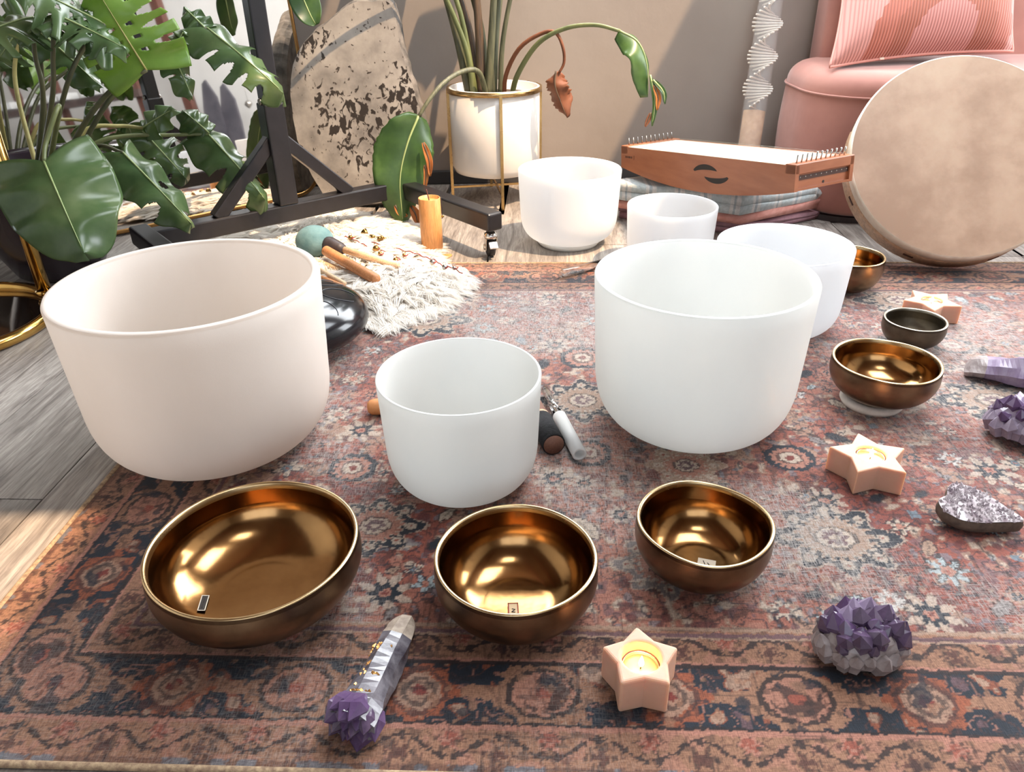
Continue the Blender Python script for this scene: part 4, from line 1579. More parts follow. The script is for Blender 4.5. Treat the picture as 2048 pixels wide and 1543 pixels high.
leaf_mat('monstera_leaf', (60, 84, 52), (86, 110, 70), (112, 130, 88), 0.24, 0.32)
leaf_mat('monstera_backlit', (112, 150, 62), (134, 168, 78), (150, 180, 92), 0.3, 0.45)  # paler copy of the leaf green, with light from behind painted in
leaf_mat('strelitzia_leaf', (40, 66, 34), (62, 92, 46), (92, 124, 64), 0.34)
leaf_mat('dry_leaf', (88, 50, 32), (126, 74, 46), (74, 44, 34), 0.7, 0.1)
leaf_mat('dry_orange', (196, 120, 56), (170, 98, 48), (206, 150, 90), 0.7)
simple('petiole_green', (88, 98, 60), (112, 118, 74), 30, 0.45, stretch=(1, 1, 0.2))
simple('petiole_dark', (60, 64, 42), (86, 86, 56), 30, 0.45, stretch=(1, 1, 0.2))
simple('petiole_straw', (170, 160, 100), (146, 140, 84), 30, 0.5)
simple('sheath_brown', (104, 82, 62), (66, 58, 50), 24, 0.6, stretch=(6, 6, 0.6))
simple('stem_olive', (100, 100, 74), (68, 72, 54), 22, 0.5, stretch=(6, 6, 0.5))
simple('soil', (46, 36, 30), (70, 56, 46), 90, 0.95, bump=0.8, bscale=120)
simple('vein_pale', (150, 166, 110), rough=0.4)


def monstera_leaf(parent, base, tip, nh, width, mat='monstera_leaf', droop=0.10, fold=0.10, slots=(), holes=(), back=0.26, twist=0.0, wave=0.012, seed=0, side=0):
    base, tip, nh = np.array(base, float), np.array(tip, float), np.array(nh, float)
    m = tip - base
    L = np.linalg.norm(m)
    m = m / L
    nn = nh - m * (nh @ m)
    nn /= np.linalg.norm(nn)
    wd = np.cross(m, nn)
    if twist:
        wd, nn = wd * math.cos(twist) + nn * math.sin(twist), nn * math.cos(twist) - wd * math.sin(twist)
    us = np.unique(np.round(np.concatenate([np.linspace(0, 1, 33)] + [np.linspace(a - 0.012, b + 0.012, 9) for a, b, *_ in slots] + [np.linspace(a, b, 7) for a, b, *_ in holes]), 4))
    vs_ = np.linspace(-1, 1, 33)
    V = []
    for u in us:
        f = (1 - u ** 2.4) * (0.74 + 0.62 * u) / 1.02
        for v in vs_:
            av = abs(v)
            al = u + av * (-back * (1 - u) + 0.10 * u) * (1 - 0.25 * av)
            al = min(al, 1.0)
            p = base + m * L * al + wd * (width / 2) * f * v * (1 - 0.08 * av)
            p = p + nn * (-droop * L * max(al, 0) ** 2 - fold * width * av ** 1.6 + wave * math.sin(u * 19 + seed + (0 if v < 0 else 1.4)) * av)
            V.append(p)
    nv = len(vs_)
    F = []
    for i in range(len(us) - 1):
        uc = (us[i] + us[i + 1]) / 2
        for j in range(nv - 1):
            vc = (vs_[j] + vs_[j + 1]) / 2
            cut = any(abs(vc) > v0 and abs(uc - (a + b) / 2) < ((b - a) / 2 + 0.012) * min(1.0, 0.25 + 1.1 * ((abs(vc) - v0) / (1 - v0)) ** 0.6) and (sd == 0 or sd * vc > 0) for a, b, v0, sd in slots)
            cut = cut or any(((uc - (a + b) / 2) / ((b - a) / 2)) ** 2 + ((abs(vc) - (v0 + v1) / 2) / ((v1 - v0) / 2)) ** 2 < 1 and (sd == 0 or sd * vc > 0) for a, b, v0, v1, sd in holes)
            if cut:
                continue
            F.append((i * nv + j, i * nv + j + 1, (i + 1) * nv + j + 1, (i + 1) * nv + j))
    V = np.array(V)
    o = mesh_obj('leaf', V, F, mat, parent, True)
    md = o.modifiers.new('thickness', 'SOLIDIFY'); md.thickness = 0.0009
    mid = V.reshape(len(us), nv, 3)[:, nv // 2] + nn * 0.0008
    mesh_obj('midrib', *tube(mid[::3], np.linspace(0.0022, 0.0006, len(mid[::3])), 6), 'vein_pale' if mat != 'monstera_backlit' else 'petiole_straw', o, True)
    return o


def petiole(parent, pts, r0, r1, mat='petiole_green', n=20):
    return mesh_obj('petiole', *tube(crv(pts, n), np.linspace(r0, r1, n), 10), mat, parent, True)


CAMP = np.array([0, 0, H])
pc = np.array([-1.13, 1.86, 0.0])
mon = thing('potted_monstera', 'large monstera with split glossy leaves in a dark pot beside the brass side table', 'plant', tuple(pc))
simple('dark_glaze', (34, 27, 36), (44, 36, 44), 6, 0.22, bump=0.02)
V, F, _ = lathe([(0, 0), (0.085, 0), (0.10, 0.012), (0.15, 0.12), (0.176, 0.22), (0.180, 0.262), (0.174, 0.268), (0.166, 0.262), (0.162, 0.22), (0, 0.20)], 56, tuple(pc))
mesh_obj('pot', V, F, 'dark_glaze', mon, True)
V, F, _ = lathe([(0, 0.214), (0.08, 0.218), (0.161, 0.21), (0.162, 0.205)], 40, tuple(pc))
mesh_obj('soil', V, F, 'soil', mon, True)
ctr = pc + np.array([0.02, -0.01, 0.215])
full = [(0.30, 0.345, 0.42, 0), (0.46, 0.51, 0.40, 0), (0.62, 0.67, 0.45, 0), (0.77, 0.81, 0.5, 0)]
hol = [(0.24, 0.29, 0.14, 0.26, 0), (0.40, 0.44, 0.12, 0.26, 0), (0.55, 0.60, 0.14, 0.28, 0)]


def place_leaf(a, b, nh, width, pet, r=(0.006, 0.004), pm='petiole_green', **kw):
    base, tip = aty(*a), aty(*b)
    monstera_leaf(mon, base, tip, nh, width, **kw)
    if pet is not None:
        pts = [ctr + np.array(pet[0])] + [aty(*p) for p in pet[1:]] + [base]
        petiole(mon, pts, r[0], r[1], pm)


# front big leaf hanging over the pot
place_leaf((88, 322, 1.60), (160, 494, 1.46), (0.25, -0.75, 0.55), 0.285, [(0.02, -0.03, 0), (118, 215, 1.68), (92, 285, 1.63)], droop=0.10, fold=0.13, back=0.34, seed=1)
# long leaf pointing down right
place_leaf((246, 305, 1.80), (382, 442, 1.70), (0.55, -0.55, 0.6), 0.150, [(0.05, -0.02, 0.02), (190, 294, 1.86)], pm='petiole_dark', droop=0.03, fold=0.22, slots=[(0.62, 0.70, 0.45, 1), (0.80, 0.84, 0.4, -1)], holes=[(0.45, 0.56, 0.2, 0.5, -1)], seed=2)
# leaves near the mirror
place_leaf((286, 256, 1.98), (335, 218, 1.93), (0.2, -0.8, 0.5), 0.09, [(0.05, 0.03, 0.02), (170, 262, 1.92), (240, 252, 1.96)], pm='petiole_straw', droop=0.1, fold=0.15, seed=3)
place_leaf((285, 262, 1.98), (372, 352, 1.95), (0.5, -0.7, 0.3), 0.15, None, slots=full, droop=0.12, fold=0.18, seed=4)
place_leaf((416, 268, 2.02), (532, 388, 1.92), (0.5, -0.6, 0.55), 0.155, [(0.06, 0.02, 0.03), (190, 288, 1.90), (250, 272, 1.94), (340, 270, 1.99)], pm='petiole_green', slots=full[1:], droop=0.10, fold=0.30, seed=5)
place_leaf((418, 266, 2.02), (372, 222, 2.00), (0.3, -0.7, 0.5), 0.10, None, droop=0.2, fold=0.3, seed=6, back=0.1)
# light big leaf at the top, its backlight put into a paler green
place_leaf((293, 140, 1.84), (196, -14, 1.78), (0.15, -0.88, 0.35), 0.27, [(0.03, 0.0, 0), (160, 262, 1.84), (225, 178, 1.84)], r=(0.007, 0.0045), pm='petiole_dark', mat='monstera_backlit', slots=full, holes=hol, droop=0.06, fold=0.08, seed=7)
# leaf in the middle
place_leaf((78, 62, 1.88), (198, 162, 1.82), (0.35, -0.5, 0.8), 0.12, [(0.0, 0.02, 0), (90, 240, 1.88)], pm='petiole_dark', slots=[(0.4, 0.44, 0.5, 0), (0.6, 0.64, 0.5, 0)], droop=0.08, fold=0.16, seed=8)
# narrow dark leaves seen edge-on at the top
place_leaf((108, 28, 1.74), (250, 88, 1.70), (0.1, -0.25, 1.0), 0.15, [(-0.01, -0.01, 0), (104, 200, 1.76), (106, 110, 1.75)], pm='petiole_dark', droop=0.06, fold=0.14, slots=full, holes=hol, seed=9)
place_leaf((66, 34, 1.78), (-60, 60, 1.66), (0.0, -0.4, 0.9), 0.22, [(-0.02, 0.0, 0), (86, 200, 1.80), (70, 110, 1.79)], pm='petiole_dark', droop=0.12, fold=0.12, slots=full, seed=10)
place_leaf((52, 40, 1.98), (-10, 120, 1.96), (0.2, -0.9, 0.3), 0.18, [(-0.02, 0.03, 0), (30, 160, 1.96)], pm='petiole_straw', droop=0.10, fold=0.10, slots=full, seed=11)
# shiny leaf up right that reaches in front of the stand post
place_leaf((414, 56, 1.96), (568, 172, 1.86), (0.15, -0.35, 0.93), 0.16, [(0.06, 0.0, 0.02), (215, 205, 1.86), (300, 130, 1.92), (345, 100, 1.95)], pm='petiole_dark', slots=full, droop=0.08, fold=0.20, seed=12)
place_leaf((412, 58, 1.96), (366, 10, 1.98), (0.2, -0.7, 0.6), 0.08, None, droop=0.1, fold=0.2, seed=13, back=0.1)
place_leaf((340, 100, 1.93), (386, 188, 1.88), (0.6, -0.6, 0.5), 0.085, None, droop=0.1, fold=0.25, slots=[(0.5, 0.56, 0.4, 0)], seed=14, mat='monstera_leaf')
place_leaf((350, 96, 1.93), (366, 62, 1.93), (0.2, -0.8, 0.4), 0.06, None, droop=0.1, fold=0.2, seed=15, back=0.1)
place_leaf((210, 48, 1.80), (40, -40, 1.72), (0.0, -0.5, 0.85), 0.26, [(0.0, 0.0, 0), (128, 190, 1.78), (165, 100, 1.79)], pm='petiole_dark', droop=0.05, fold=0.12, slots=full, holes=hol, seed=16)

# ================================================================ brass side table
sc_ = np.array([-1.205, 1.515, 0.0])
tab = thing('brass_side_table', 'brass side table base with round tray foot, left of the largest crystal bowl', 'table', tuple(sc_))
simple('smoked_mirror', (156, 138, 118), rough=0.06, metal=1.0)
rb = 0.205
th = np.linspace(0, 2 * PI, 73)[:-1]
V, F = tube([(sc_[0] + rb * math.cos(a), sc_[1] + rb * math.sin(a), 0.014) for a in th], 0.0135, 12, False, True)
mesh_obj('foot_ring', V, F, 'polished_brass', tab, True)
V, F, _ = lathe([(0, 0.002), (rb - 0.004, 0.002), (rb - 0.004, 0.009), (0, 0.009)], 64, tuple(sc_))
mesh_obj('foot_tray', V, F, 'smoked_mirror', tab)
pp = sc_ + np.array([0.135, 0.152, 0])
mesh_obj('pole', *tube([zb(pp, 0.012), zb(pp, 0.20), zb(pp, 0.62)], 0.0145, 20), 'polished_brass', tab, True)
V, F, _ = lathe([(0, 0.018), (0.020, 0.018), (0.020, 0.026), (0.0155, 0.028)], 20, (pp[0], pp[1], 0))
mesh_obj('pole_collar', V, F, 'polished_brass', tab, True)
V, F, _ = lathe([(0, 0.62), (0.215, 0.62), (0.225, 0.63), (0.225, 0.645), (0.218, 0.645), (0.215, 0.632), (0, 0.632)], 64, tuple(sc_))
mesh_obj('table_top', V, F, 'polished_brass', tab, True)

# ================================================================ white planter with bird of paradise
PC = np.array([-0.038, 2.468, 0.0])
pl = thing('potted_bird_of_paradise', 'bird of paradise plant in a white cylinder planter on a brass wire stand', 'plant', tuple(PC))
simple('white_glaze', (226, 221, 214), (220, 214, 206), 5, 0.18)
brass('stand_brass', (196, 166, 116), (182, 150, 100), 0.22, 0.32)
pr, pz0, pz1 = 0.137, 0.085, 0.338
V, F, _ = lathe([(0, pz0), (0.10, pz0), (0.128, pz0 + 0.008), (pr, pz0 + 0.028), (pr, pz1), (pr - 0.004, pz1 + 0.002), (pr - 0.008, pz1), (pr - 0.008, pz1 - 0.03), (0, pz1 - 0.03)], 72, tuple(PC))
mesh_obj('planter', V, F, 'white_glaze', pl, True)
V, F, _ = lathe([(0, pz1 - 0.026), (pr - 0.009, pz1 - 0.026)], 40, tuple(PC))
mesh_obj('soil', V, F, 'soil', pl, True)
V, F, _ = lathe([(pr + 0.001, pz1 - 0.012), (pr + 0.007, pz1 - 0.012), (pr + 0.007, pz1 + 0.001), (pr + 0.001, pz1 + 0.001)], 72, tuple(PC), True)
mesh_obj('brass_hoop', V, F, 'stand_brass', pl, True)
for k in range(4):
    a = R(-82 + 90 * k)
    e_ = PC + np.array([math.cos(a), math.sin(a), 0]) * (pr + 0.004)
    mesh_obj('stand_leg', *bar(zb(e_, 0.0), zb(e_, pz1 - 0.004), 0.0085, 0.0085, (math.cos(a), math.sin(a), 0)), 'stand_brass', pl)
    if k < 2:
        e2 = 2 * PC - e_
        mesh_obj('cross_rod', *bar(zb(e_, 0.0425 + 0.0), zb(e2, 0.0425), 0.006, 0.006), 'stand_brass', pl)


def plant_blade(parent, mid, width, nh, mat='strelitzia_leaf', wob=0.05, fold=0.12, seed=0, tipw=0.05, rag=0.0, name='leaf', n=34):
    mid = crv(mid, n)
    T = np.gradient(mid, axis=0)
    T /= np.linalg.norm(T, axis=1)[:, None]
    nh = np.array(nh, float)
    V, F = [], []
    vs_ = np.linspace(-1, 1, 15)
    q = random.Random(seed)
    edge = [1 - rag * q.random() for _ in range(n * 2)]
    for i in range(n):
        u = i / (n - 1)
        f = math.sin(PI * min(1.0, u * 0.93 + 0.04)) ** 0.62 * (1 - 0.25 * u)
        f = max(f, tipw * (1 if u > .5 else .3))
        nn = nh - T[i] * (nh @ T[i])
        nn /= np.linalg.norm(nn) + 1e-9
        wd = np.cross(T[i], nn)
        for j, v in enumerate(vs_):
            av = abs(v)
            e_ = edge[i * 2 + (0 if v < 0 else 1)]
            V.append(mid[i] + wd * width / 2 * f * v * (1 if av < .6 else e_) + nn * (fold * width * av ** 1.4 + wob * width * av * math.sin(u * 12 + seed + (2 if v > 0 else 0))))
    m = len(vs_)
    for i in range(n - 1):
        for j in range(m - 1):
            F.append((i * m + j, i * m + j + 1, (i + 1) * m + j + 1, (i + 1) * m + j))
    o = mesh_obj(name, V, F, mat, parent, True)
    md = o.modifiers.new('thickness', 'SOLIDIFY'); md.thickness = 0.0012
    rib = np.array(V).reshape(n, m, 3)[:, m // 2]
    mesh_obj('midrib', *tube(rib[::2], np.linspace(0.0035, 0.0008, len(rib[::2])), 6), 'vein_pale' if 'dry' not in mat else 'sheath_brown', o, True)
    return o


ps = lambda dx, dy, z=0.30: PC + np.array([dx, dy, z])
# upright stems fanning out of the pot
stems = [((938, 165, 2.46), (915, 80, 2.46), (882, -40, 2.45), 0.013, 'stem_olive'), ((955, 165, 2.47), (940, 70, 2.48), (905, -60, 2.50), 0.014, 'sheath_brown'),
         ((962, 165, 2.45), (958, 60, 2.45), (946, -80, 2.45), 0.015, 'sheath_brown'), ((975, 168, 2.44), (984, 60, 2.44), (992, -80, 2.44), 0.013, 'stem_olive'),
         ((985, 168, 2.47), (992, 60, 2.49), (1008, -80, 2.5), 0.014, 'stem_olive'), ((1000, 166, 2.46), (1006, 80, 2.46), (1032, -60, 2.45), 0.009, 'stem_olive'),
         ((970, 168, 2.50), (962, 60, 2.52), (925, -80, 2.53), 0.013, 'petiole_dark'), ((948, 168, 2.43), (930, 90, 2.43), (868, -60, 2.42), 0.010, 'petiole_green')]
tops = []
for (a, b, c_, r_, m_) in stems:
    p = [aty(*a) - np.array([0, 0, 0.035]), aty(*b), aty(*c_)]
    d = p[2] - p[1]
    p.append(p[2] + d * 1.1)
    V, F = tube(crv(p, 24), np.linspace(r_, r_ * 0.5, 24), 10)
    mesh_obj('leaf_stem', V, F, m_, pl, True)
    tops.append((p[3], d / np.linalg.norm(d)))
for k in (0, 2, 4, 5, 6):                              # the broad leaves above the picture that shade the wall
    p, d = tops[k]
    mid = [p, p + d * 0.16 + np.array([0.0, -0.01, 0]), p + d * 0.34 + np.array([0.06 * (1 if k > 3 else -1), -0.05, -0.01])]
    plant_blade(pl, mid, 0.17, (0.15 * (k - 3), -0.9, 0.35), seed=k)
# drooping green leaf, left
petiole(pl, [ps(-0.02, -0.03), aty(958, 145, 2.40), aty(925, 143, 2.36), aty(888, 165, 2.30), aty(858, 200, 2.26), aty(838, 232, 2.24)], 0.0085, 0.005, 'stem_olive', 28)
lf = plant_blade(pl, [aty(838, 230, 2.24), aty(814, 290, 2.21), aty(800, 360, 2.19), aty(806, 445, 2.17)], 0.195, (0.25, -0.92, 0.3), wob=0.03, fold=-0.10, seed=4, tipw=0.12, rag=0.06)
for k, (pts, w_) in enumerate(((((846, 285, 2.205), (858, 320, 2.2), (860, 352, 2.2)), 0.022), (((850, 330, 2.2), (852, 350, 2.2), (848, 388, 2.2)), 0.016), (((822, 412, 2.18), (832, 430, 2.18), (835, 448, 2.18)), 0.03), (((790, 410, 2.18), (800, 425, 2.18), (815, 432, 2.18)), 0.02))):
    plant_blade(pl, [aty(*p) for p in pts], w_, (0.2, -0.9, 0.3), 'dry_orange', seed=k, name='dry_edge', n=12)
# arching leaf, right
petiole(pl, [ps(0.05, -0.01), aty(1035, 150, 2.42), aty(1075, 88, 2.38), aty(1130, 57, 2.35), aty(1190, 50, 2.33), aty(1240, 62, 2.31)], 0.0085, 0.0048, 'petiole_green', 30)
plant_blade(pl, [aty(1238, 61, 2.31), aty(1276, 84, 2.29), aty(1294, 130, 2.28), aty(1296, 194, 2.27)], 0.112, (0.75, -0.6, 0.3), wob=0.05, fold=-0.22, seed=6, rag=0.05)
for k, (pts, w_, m_) in enumerate(((((1300, 150, 2.27), (1310, 200, 2.27), (1304, 252, 2.27)), 0.020, 'strelitzia_leaf'), (((1306, 160, 2.27), (1326, 182, 2.27), (1330, 208, 2.27)), 0.018, 'strelitzia_leaf'),
                                  (((1308, 170, 2.27), (1316, 195, 2.27), (1314, 220, 2.27)), 0.02, 'dry_orange'), (((1302, 225, 2.27), (1296, 240, 2.27), (1290, 253, 2.27)), 0.016, 'dry_leaf'))):
    plant_blade(pl, [aty(*p) for p in pts], w_, (0.3, -0.9, 0.2), m_, seed=k + 5, name='torn_strip', n=12)
# dead leaf hanging on its bent stalk
petiole(pl, [ps(0.03, -0.02), aty(1012, 150, 2.43), aty(1040, 95, 2.40), aty(1085, 66, 2.38), aty(1112, 66, 2.36), aty(1126, 95, 2.35), aty(1128, 125, 2.35), aty(1118, 146, 2.35)], 0.007, 0.0035, 'dry_leaf', 30)
plant_blade(pl, [aty(1112, 142, 2.35), aty(1110, 170, 2.34), aty(1120, 200, 2.34), aty(1134, 236, 2.34)], 0.085, (-0.35, -0.9, 0.1), 'dry_leaf', wob=0.16, fold=-0.28, seed=9, rag=0.25)
# stray leaf tip at the top above the slab
plant_blade(pl, [aty(590, -60, 2.35), aty(604, -10, 2.34), aty(620, 28, 2.33), aty(632, 50, 2.33)], 0.09, (0.3, -0.9, 0.2), wob=0.03, fold=0.06, seed=3)
petiole(pl, [ps(-0.05, -0.02), aty(900, -30, 2.42), aty(760, -150, 2.38), aty(640, -120, 2.36), aty(590, -60, 2.35)], 0.008, 0.004, 'petiole_green', 28)

# ================================================================ sheepskin with long wool
t = NT('wool')
t.col(t.ramp(t.noise(16, 3), [(0.3, (236, 229, 219)), (0.7, (245, 241, 235))]))
t.set(Roughness=0.85)
t.b.inputs['Sheen Weight'].default_value = 0.3
tr = t.new('ShaderNodeBsdfTranslucent'); tr.inputs[0].default_value = rgba((246, 236, 220))
mx = t.new('ShaderNodeMixShader'); mx.inputs[0].default_value = 0.3
t.link(t.b.outputs[0], mx.inputs[1]); t.link(tr.outputs[0], mx.inputs[2]); t.link(mx.outputs[0], t.out.inputs[0])
skin_px = [(505, 436), (575, 424), (655, 420), (700, 440), (760, 455), (820, 468), (832, 488), (850, 525), (900, 552), (910, 572), (880, 600), (850, 618), (812, 632), (785, 645), (750, 655), (715, 630), (670, 608), (610, 600), (540, 580), (480, 545), (450, 490)]
so = np.array([at(px, py)[:2] for px, py in skin_px])
so = crv(np.vstack([so, so[:1]]), 161)[:-1]
sk_c = so.mean(0)
NB = len(so)


def in_skin(p):
    x, y = p[:, 0][:, None], p[:, 1][:, None]
    a, b = so, np.roll(so, -1, 0)
    cond = ((a[:, 1][None] > y) != (b[:, 1][None] > y)) & (x < (b[:, 0] - a[:, 0])[None] * (y - a[:, 1][None]) / (b[:, 1] - a[:, 1] + 1e-12)[None] + a[:, 0][None])
    return cond.sum(1) % 2 == 1


def skin_z(p):
    dmin = np.sqrt(((p[:, None, :] - so[None]) ** 2).sum(2).min(1))
    return 0.004 + 0.020 * np.clip(dmin / 0.06, 0, 1) ** 0.7 + 0.004 * vnoise(p, 11, 3, 2)


skin = thing('sheepskin', 'white long-haired sheepskin on the floor under the mallets and bell strings', 'sheepskin', (sk_c[0], sk_c[1], 0.0))
lev = [1.0, 0.97, 0.92, 0.85, 0.76, 0.66, 0.54, 0.4, 0.25, 0.1]
V = []
for s_ in lev:
    p = sk_c + (so - sk_c) * s_
    z = skin_z(p) if s_ < 1 else np.full(NB, 0.006)
    V.append(np.column_stack([p, z]))
V.append(np.array([[sk_c[0], sk_c[1], 0.022]]))
F = [(k * NB + i, k * NB + (i + 1) % NB, (k + 1) * NB + (i + 1) % NB, (k + 1) * NB + i) for k in range(len(lev) - 1) for i in range(NB)]
F += [((len(lev) - 1) * NB + i, (len(lev) - 1) * NB + (i + 1) % NB, len(lev) * NB) for i in range(NB)]
mesh_obj('hide', np.concatenate(V), F, 'wool', skin, True)
rs = np.random.RandomState(4)
lo_, hi_ = so.min(0), so.max(0)
cl = rs.uniform(lo_, hi_, (7000, 2))
cl = cl[in_skin(cl)][:2600]
edge = so[rs.randint(0, NB, 620)] + rs.normal(0, 0.005, (620, 2))
cl = np.concatenate([cl, edge])
PER = 20                                                # hairs per lock
rep = lambda a: np.repeat(a, PER, axis=0)
NC = len(cl)
outw = cl - sk_c
outw /= np.linalg.norm(outw, axis=1)[:, None]
dmin = np.sqrt(((cl[:, None, :] - so[None, ::2]) ** 2).sum(2).min(1))
ew = np.clip(1 - dmin / 0.08, 0, 1)[:, None]
dirang = vnoise(cl, 8, 8, 2) * 2.2 + R(-62) + rs.normal(0, 0.25, NC)
dirv = np.column_stack([np.cos(dirang), np.sin(dirang)]) * (1 - ew * 0.75) + outw * ew * 0.9
dirv /= np.linalg.norm(dirv, axis=1)[:, None]
N = NC * PER
pts = rep(cl) + rs.normal(0, 0.0055, (N, 2))
offs = pts - rep(cl)
z0 = skin_z(rep(cl))
L = rep(rs.uniform(0.036, 0.070, NC)) * rs.uniform(0.75, 1.2, N)
dirv, ew = rep(dirv), rep(ew)
wdt = rs.uniform(0.0004, 0.0009, N)
seg = 5
tt = np.linspace(0, 1, seg)
bend = rep(rs.uniform(0.25, 0.9, NC))
side = np.column_stack([-dirv[:, 1], dirv[:, 0]])
curl = rep(rs.normal(0, 0.0085, NC))
cx = pts[:, None, :] + dirv[:, None, :] * (L[:, None] * tt[None])[..., None] + side[:, None, :] * (curl[:, None] * np.sin(tt * 4.2)[None])[..., None] - offs[:, None, :] * (0.62 * tt ** 1.3)[None, :, None]
hz = rep(rs.uniform(0.005, 0.017, NC)) * (1 - 0.5 * ew[:, 0]) * rs.uniform(0.8, 1.2, N)
cz = z0[:, None] + hz[:, None] * np.sin(np.clip(tt * 2.2, 0, PI))[None] - (L * 0.10 * bend)[:, None] * (tt ** 2)[None] + 0.001
cz = np.maximum(cz, 0.0055)
cen = np.concatenate([cx, cz[..., None]], 2)
wf = np.array([1.0, 1.1, 0.95, 0.65, 0.08])
a_ = np.concatenate([side, np.zeros((N, 1))], 1)
V = np.stack([cen - a_[:, None, :] * (wdt[:, None] * wf)[..., None], cen + np.array([0, 0, 1.0]) * (wdt[:, None] * wf * 0.9)[..., None], cen + a_[:, None, :] * (wdt[:, None] * wf)[..., None]], 2)
V = V.reshape(-1, 3)
base_i = (np.arange(N) * seg * 3)[:, None]
q = []
for k in range(seg - 1):
    for j in range(2):
        q.append([k * 3 + j, k * 3 + j + 1, (k + 1) * 3 + j + 1, (k + 1) * 3 + j])
q = np.array(q)
quads = (base_i[:, None, :] + q[None]).reshape(-1, 4)
me = bpy.data.meshes.new('wool_locks')
V = V - np.array(skin['_base'])
me.vertices.add(len(V)); me.vertices.foreach_set('co', V.ravel())
me.loops.add(quads.size); me.loops.foreach_set('vertex_index', quads.ravel().astype(np.int32))
me.polygons.add(len(quads))
me.polygons.foreach_set('loop_start', np.arange(0, quads.size, 4, dtype=np.int32))
me.polygons.foreach_set('loop_total', np.full(len(quads), 4, dtype=np.int32))
me.polygons.foreach_set('use_smooth', np.ones(len(quads), dtype=bool))
me.update(calc_edges=True)
me.materials.append(M('wool'))
wl = bpy.data.objects.new('wool_locks', me)
C.objects.link(wl); wl.parent = skin; wl['kind'] = 'stuff'

# ---------------------------------------------------------------- things lying on the sheepskin
SZ = 0.034
simple('teal_felt', (74, 108, 114), (104, 134, 136), 24, 0.95, bump=0.7, bscale=60, detail=6)
simple('black_leather', (38, 32, 34), (52, 44, 46), 60, 0.5, bump=0.2)
ca = at(630, 484, 0.06); ca = np.array([ca[0], ca[1], 0.062])
ha = at(740, 508, 0.045); ha[2] = 0.044
hb = at(806, 533, 0.040); hb[2] = 0.040
root = thing('felt_mallet', 'gong mallet with a round teal felt head and pale handle on the sheepskin', 'mallet', (ca[0], ca[1], SZ - 0.012))
V, F = sphere(ca, 0.046, 36, 22, (1.04, 1.0, 0.86))
V = V + (V - ca) * (0.035 * vnoise((V - ca) * 40, 1, 3, 3))[:, None]
mesh_obj('felt_head', V, F, 'teal_felt', root, True)
dh = hb - ca; dh /= np.linalg.norm(dh)
mesh_obj('leather_collar', *tube([ca + dh * 0.036, ca + dh * 0.050, ca + dh * 0.082, ca + dh * 0.094], [0.021, 0.0225, 0.016, 0.010], 16), 'black_leather', root, True)
mesh_obj('handle', *rod(ca + dh * 0.09, ca + dh * 0.255, 0.0085, 16), 'pale_wood', root, True)


def stick(name, label, a, b, r, mat, za=SZ, zb_=SZ, r2=None):
    pa, pb_ = at(a[0], a[1], za), at(b[0], b[1], zb_)
    d = (pb_ - pa) / np.linalg.norm(pb_ - pa)
    Ln = np.linalg.norm(pb_ - pa)
    r2 = r2 or r
    V, F, _ = lathe([(0, 0), (r * 0.75, 0.0006), (r, r * 0.4), (r2, Ln - r2 * 0.4), (r2 * 0.75, Ln - 0.0006), (0, Ln)], 18)
    o = place(mesh_obj(name, orient(V, d, pa), F, mat, None, True), (pa[0], pa[1], min(za, zb_) - r))
    return tag(o, label, 'stick')


stick('drum_beater', 'thick brown wooden beater lying across the sheepskin in front of the teal mallet', (650, 500), (754, 560), 0.0125, 'stick_wood', 0.060, 0.044, 0.0130)
stick('rhythm_stick', 'thin light stick between the thick beater and the crystal bowl', (628, 520), (710, 548), 0.0055, 'pale_wood', 0.036, 0.034)
stick('rhythm_stick', 'short stick of a pair, upper one, at the rim of the largest crystal bowl', (640, 540), (690, 568), 0.0060, 'pale_wood', 0.037, 0.034)
stick('rhythm_stick', 'short tan stick of a pair, lower one, at the rim of the largest crystal bowl', (642, 555), (688, 574), 0.0060, 'stick_wood', 0.032, 0.031)
stick('rhythm_stick', 'wooden stick end peeking out beside the largest crystal bowl', (640, 582), (653, 591), 0.0055, 'stick_wood', 0.032, 0.031)

simple('red_cord', (138, 42, 34), (110, 34, 30), 60, 0.8)
simple('dark_cord', (88, 52, 44), rough=0.8)
brass('bell_brass', (172, 138, 78), (136, 104, 58), 0.2, 0.34)
brass('bell_steel', (196, 192, 184), (168, 164, 158), 0.18, 0.3)


def bell_string(label, px, bells, mat='red_cord', z=SZ + 0.004):
    P = [at(x, y, z) for x, y in px]
    path = crv(P, 50)
    path[:, 2] += 0.0016 * np.sin(np.arange(50) * 1.3)
    root = thing('bell_string', label, 'bell string', (P[0][0], P[0][1], z - 0.006), 'strings of small bells')
    mesh_obj('cord', *tube(path, 0.0013, 6), mat, root, True)
    for (x, y, m_, r_) in bells:
        c_ = at(x, y, z + r_ * 0.5)
        V, F = sphere(c_, r_, 14, 9)
        bl = mesh_obj('bell', V, F, m_, root, True)
        mesh_obj('bell_loop', *tube([c_ + np.array([0.004 * math.cos(a), 0, r_ + 0.002 + 0.004 * math.sin(a)]) for a in np.linspace(0, 2 * PI, 9)[:-1]], 0.0008, 5, False, True), m_, bl, True)
        kn = at(x + 3, y + 2, z + 0.002)
        mesh_obj('knot', *tube(crv([kn, kn + np.array([0.006, 0.003, 0.003]), kn + np.array([0.001, -0.005, 0.002]), kn + np.array([-0.005, 0.002, 0.001])], 12), 0.0014, 5), mat, root, True)


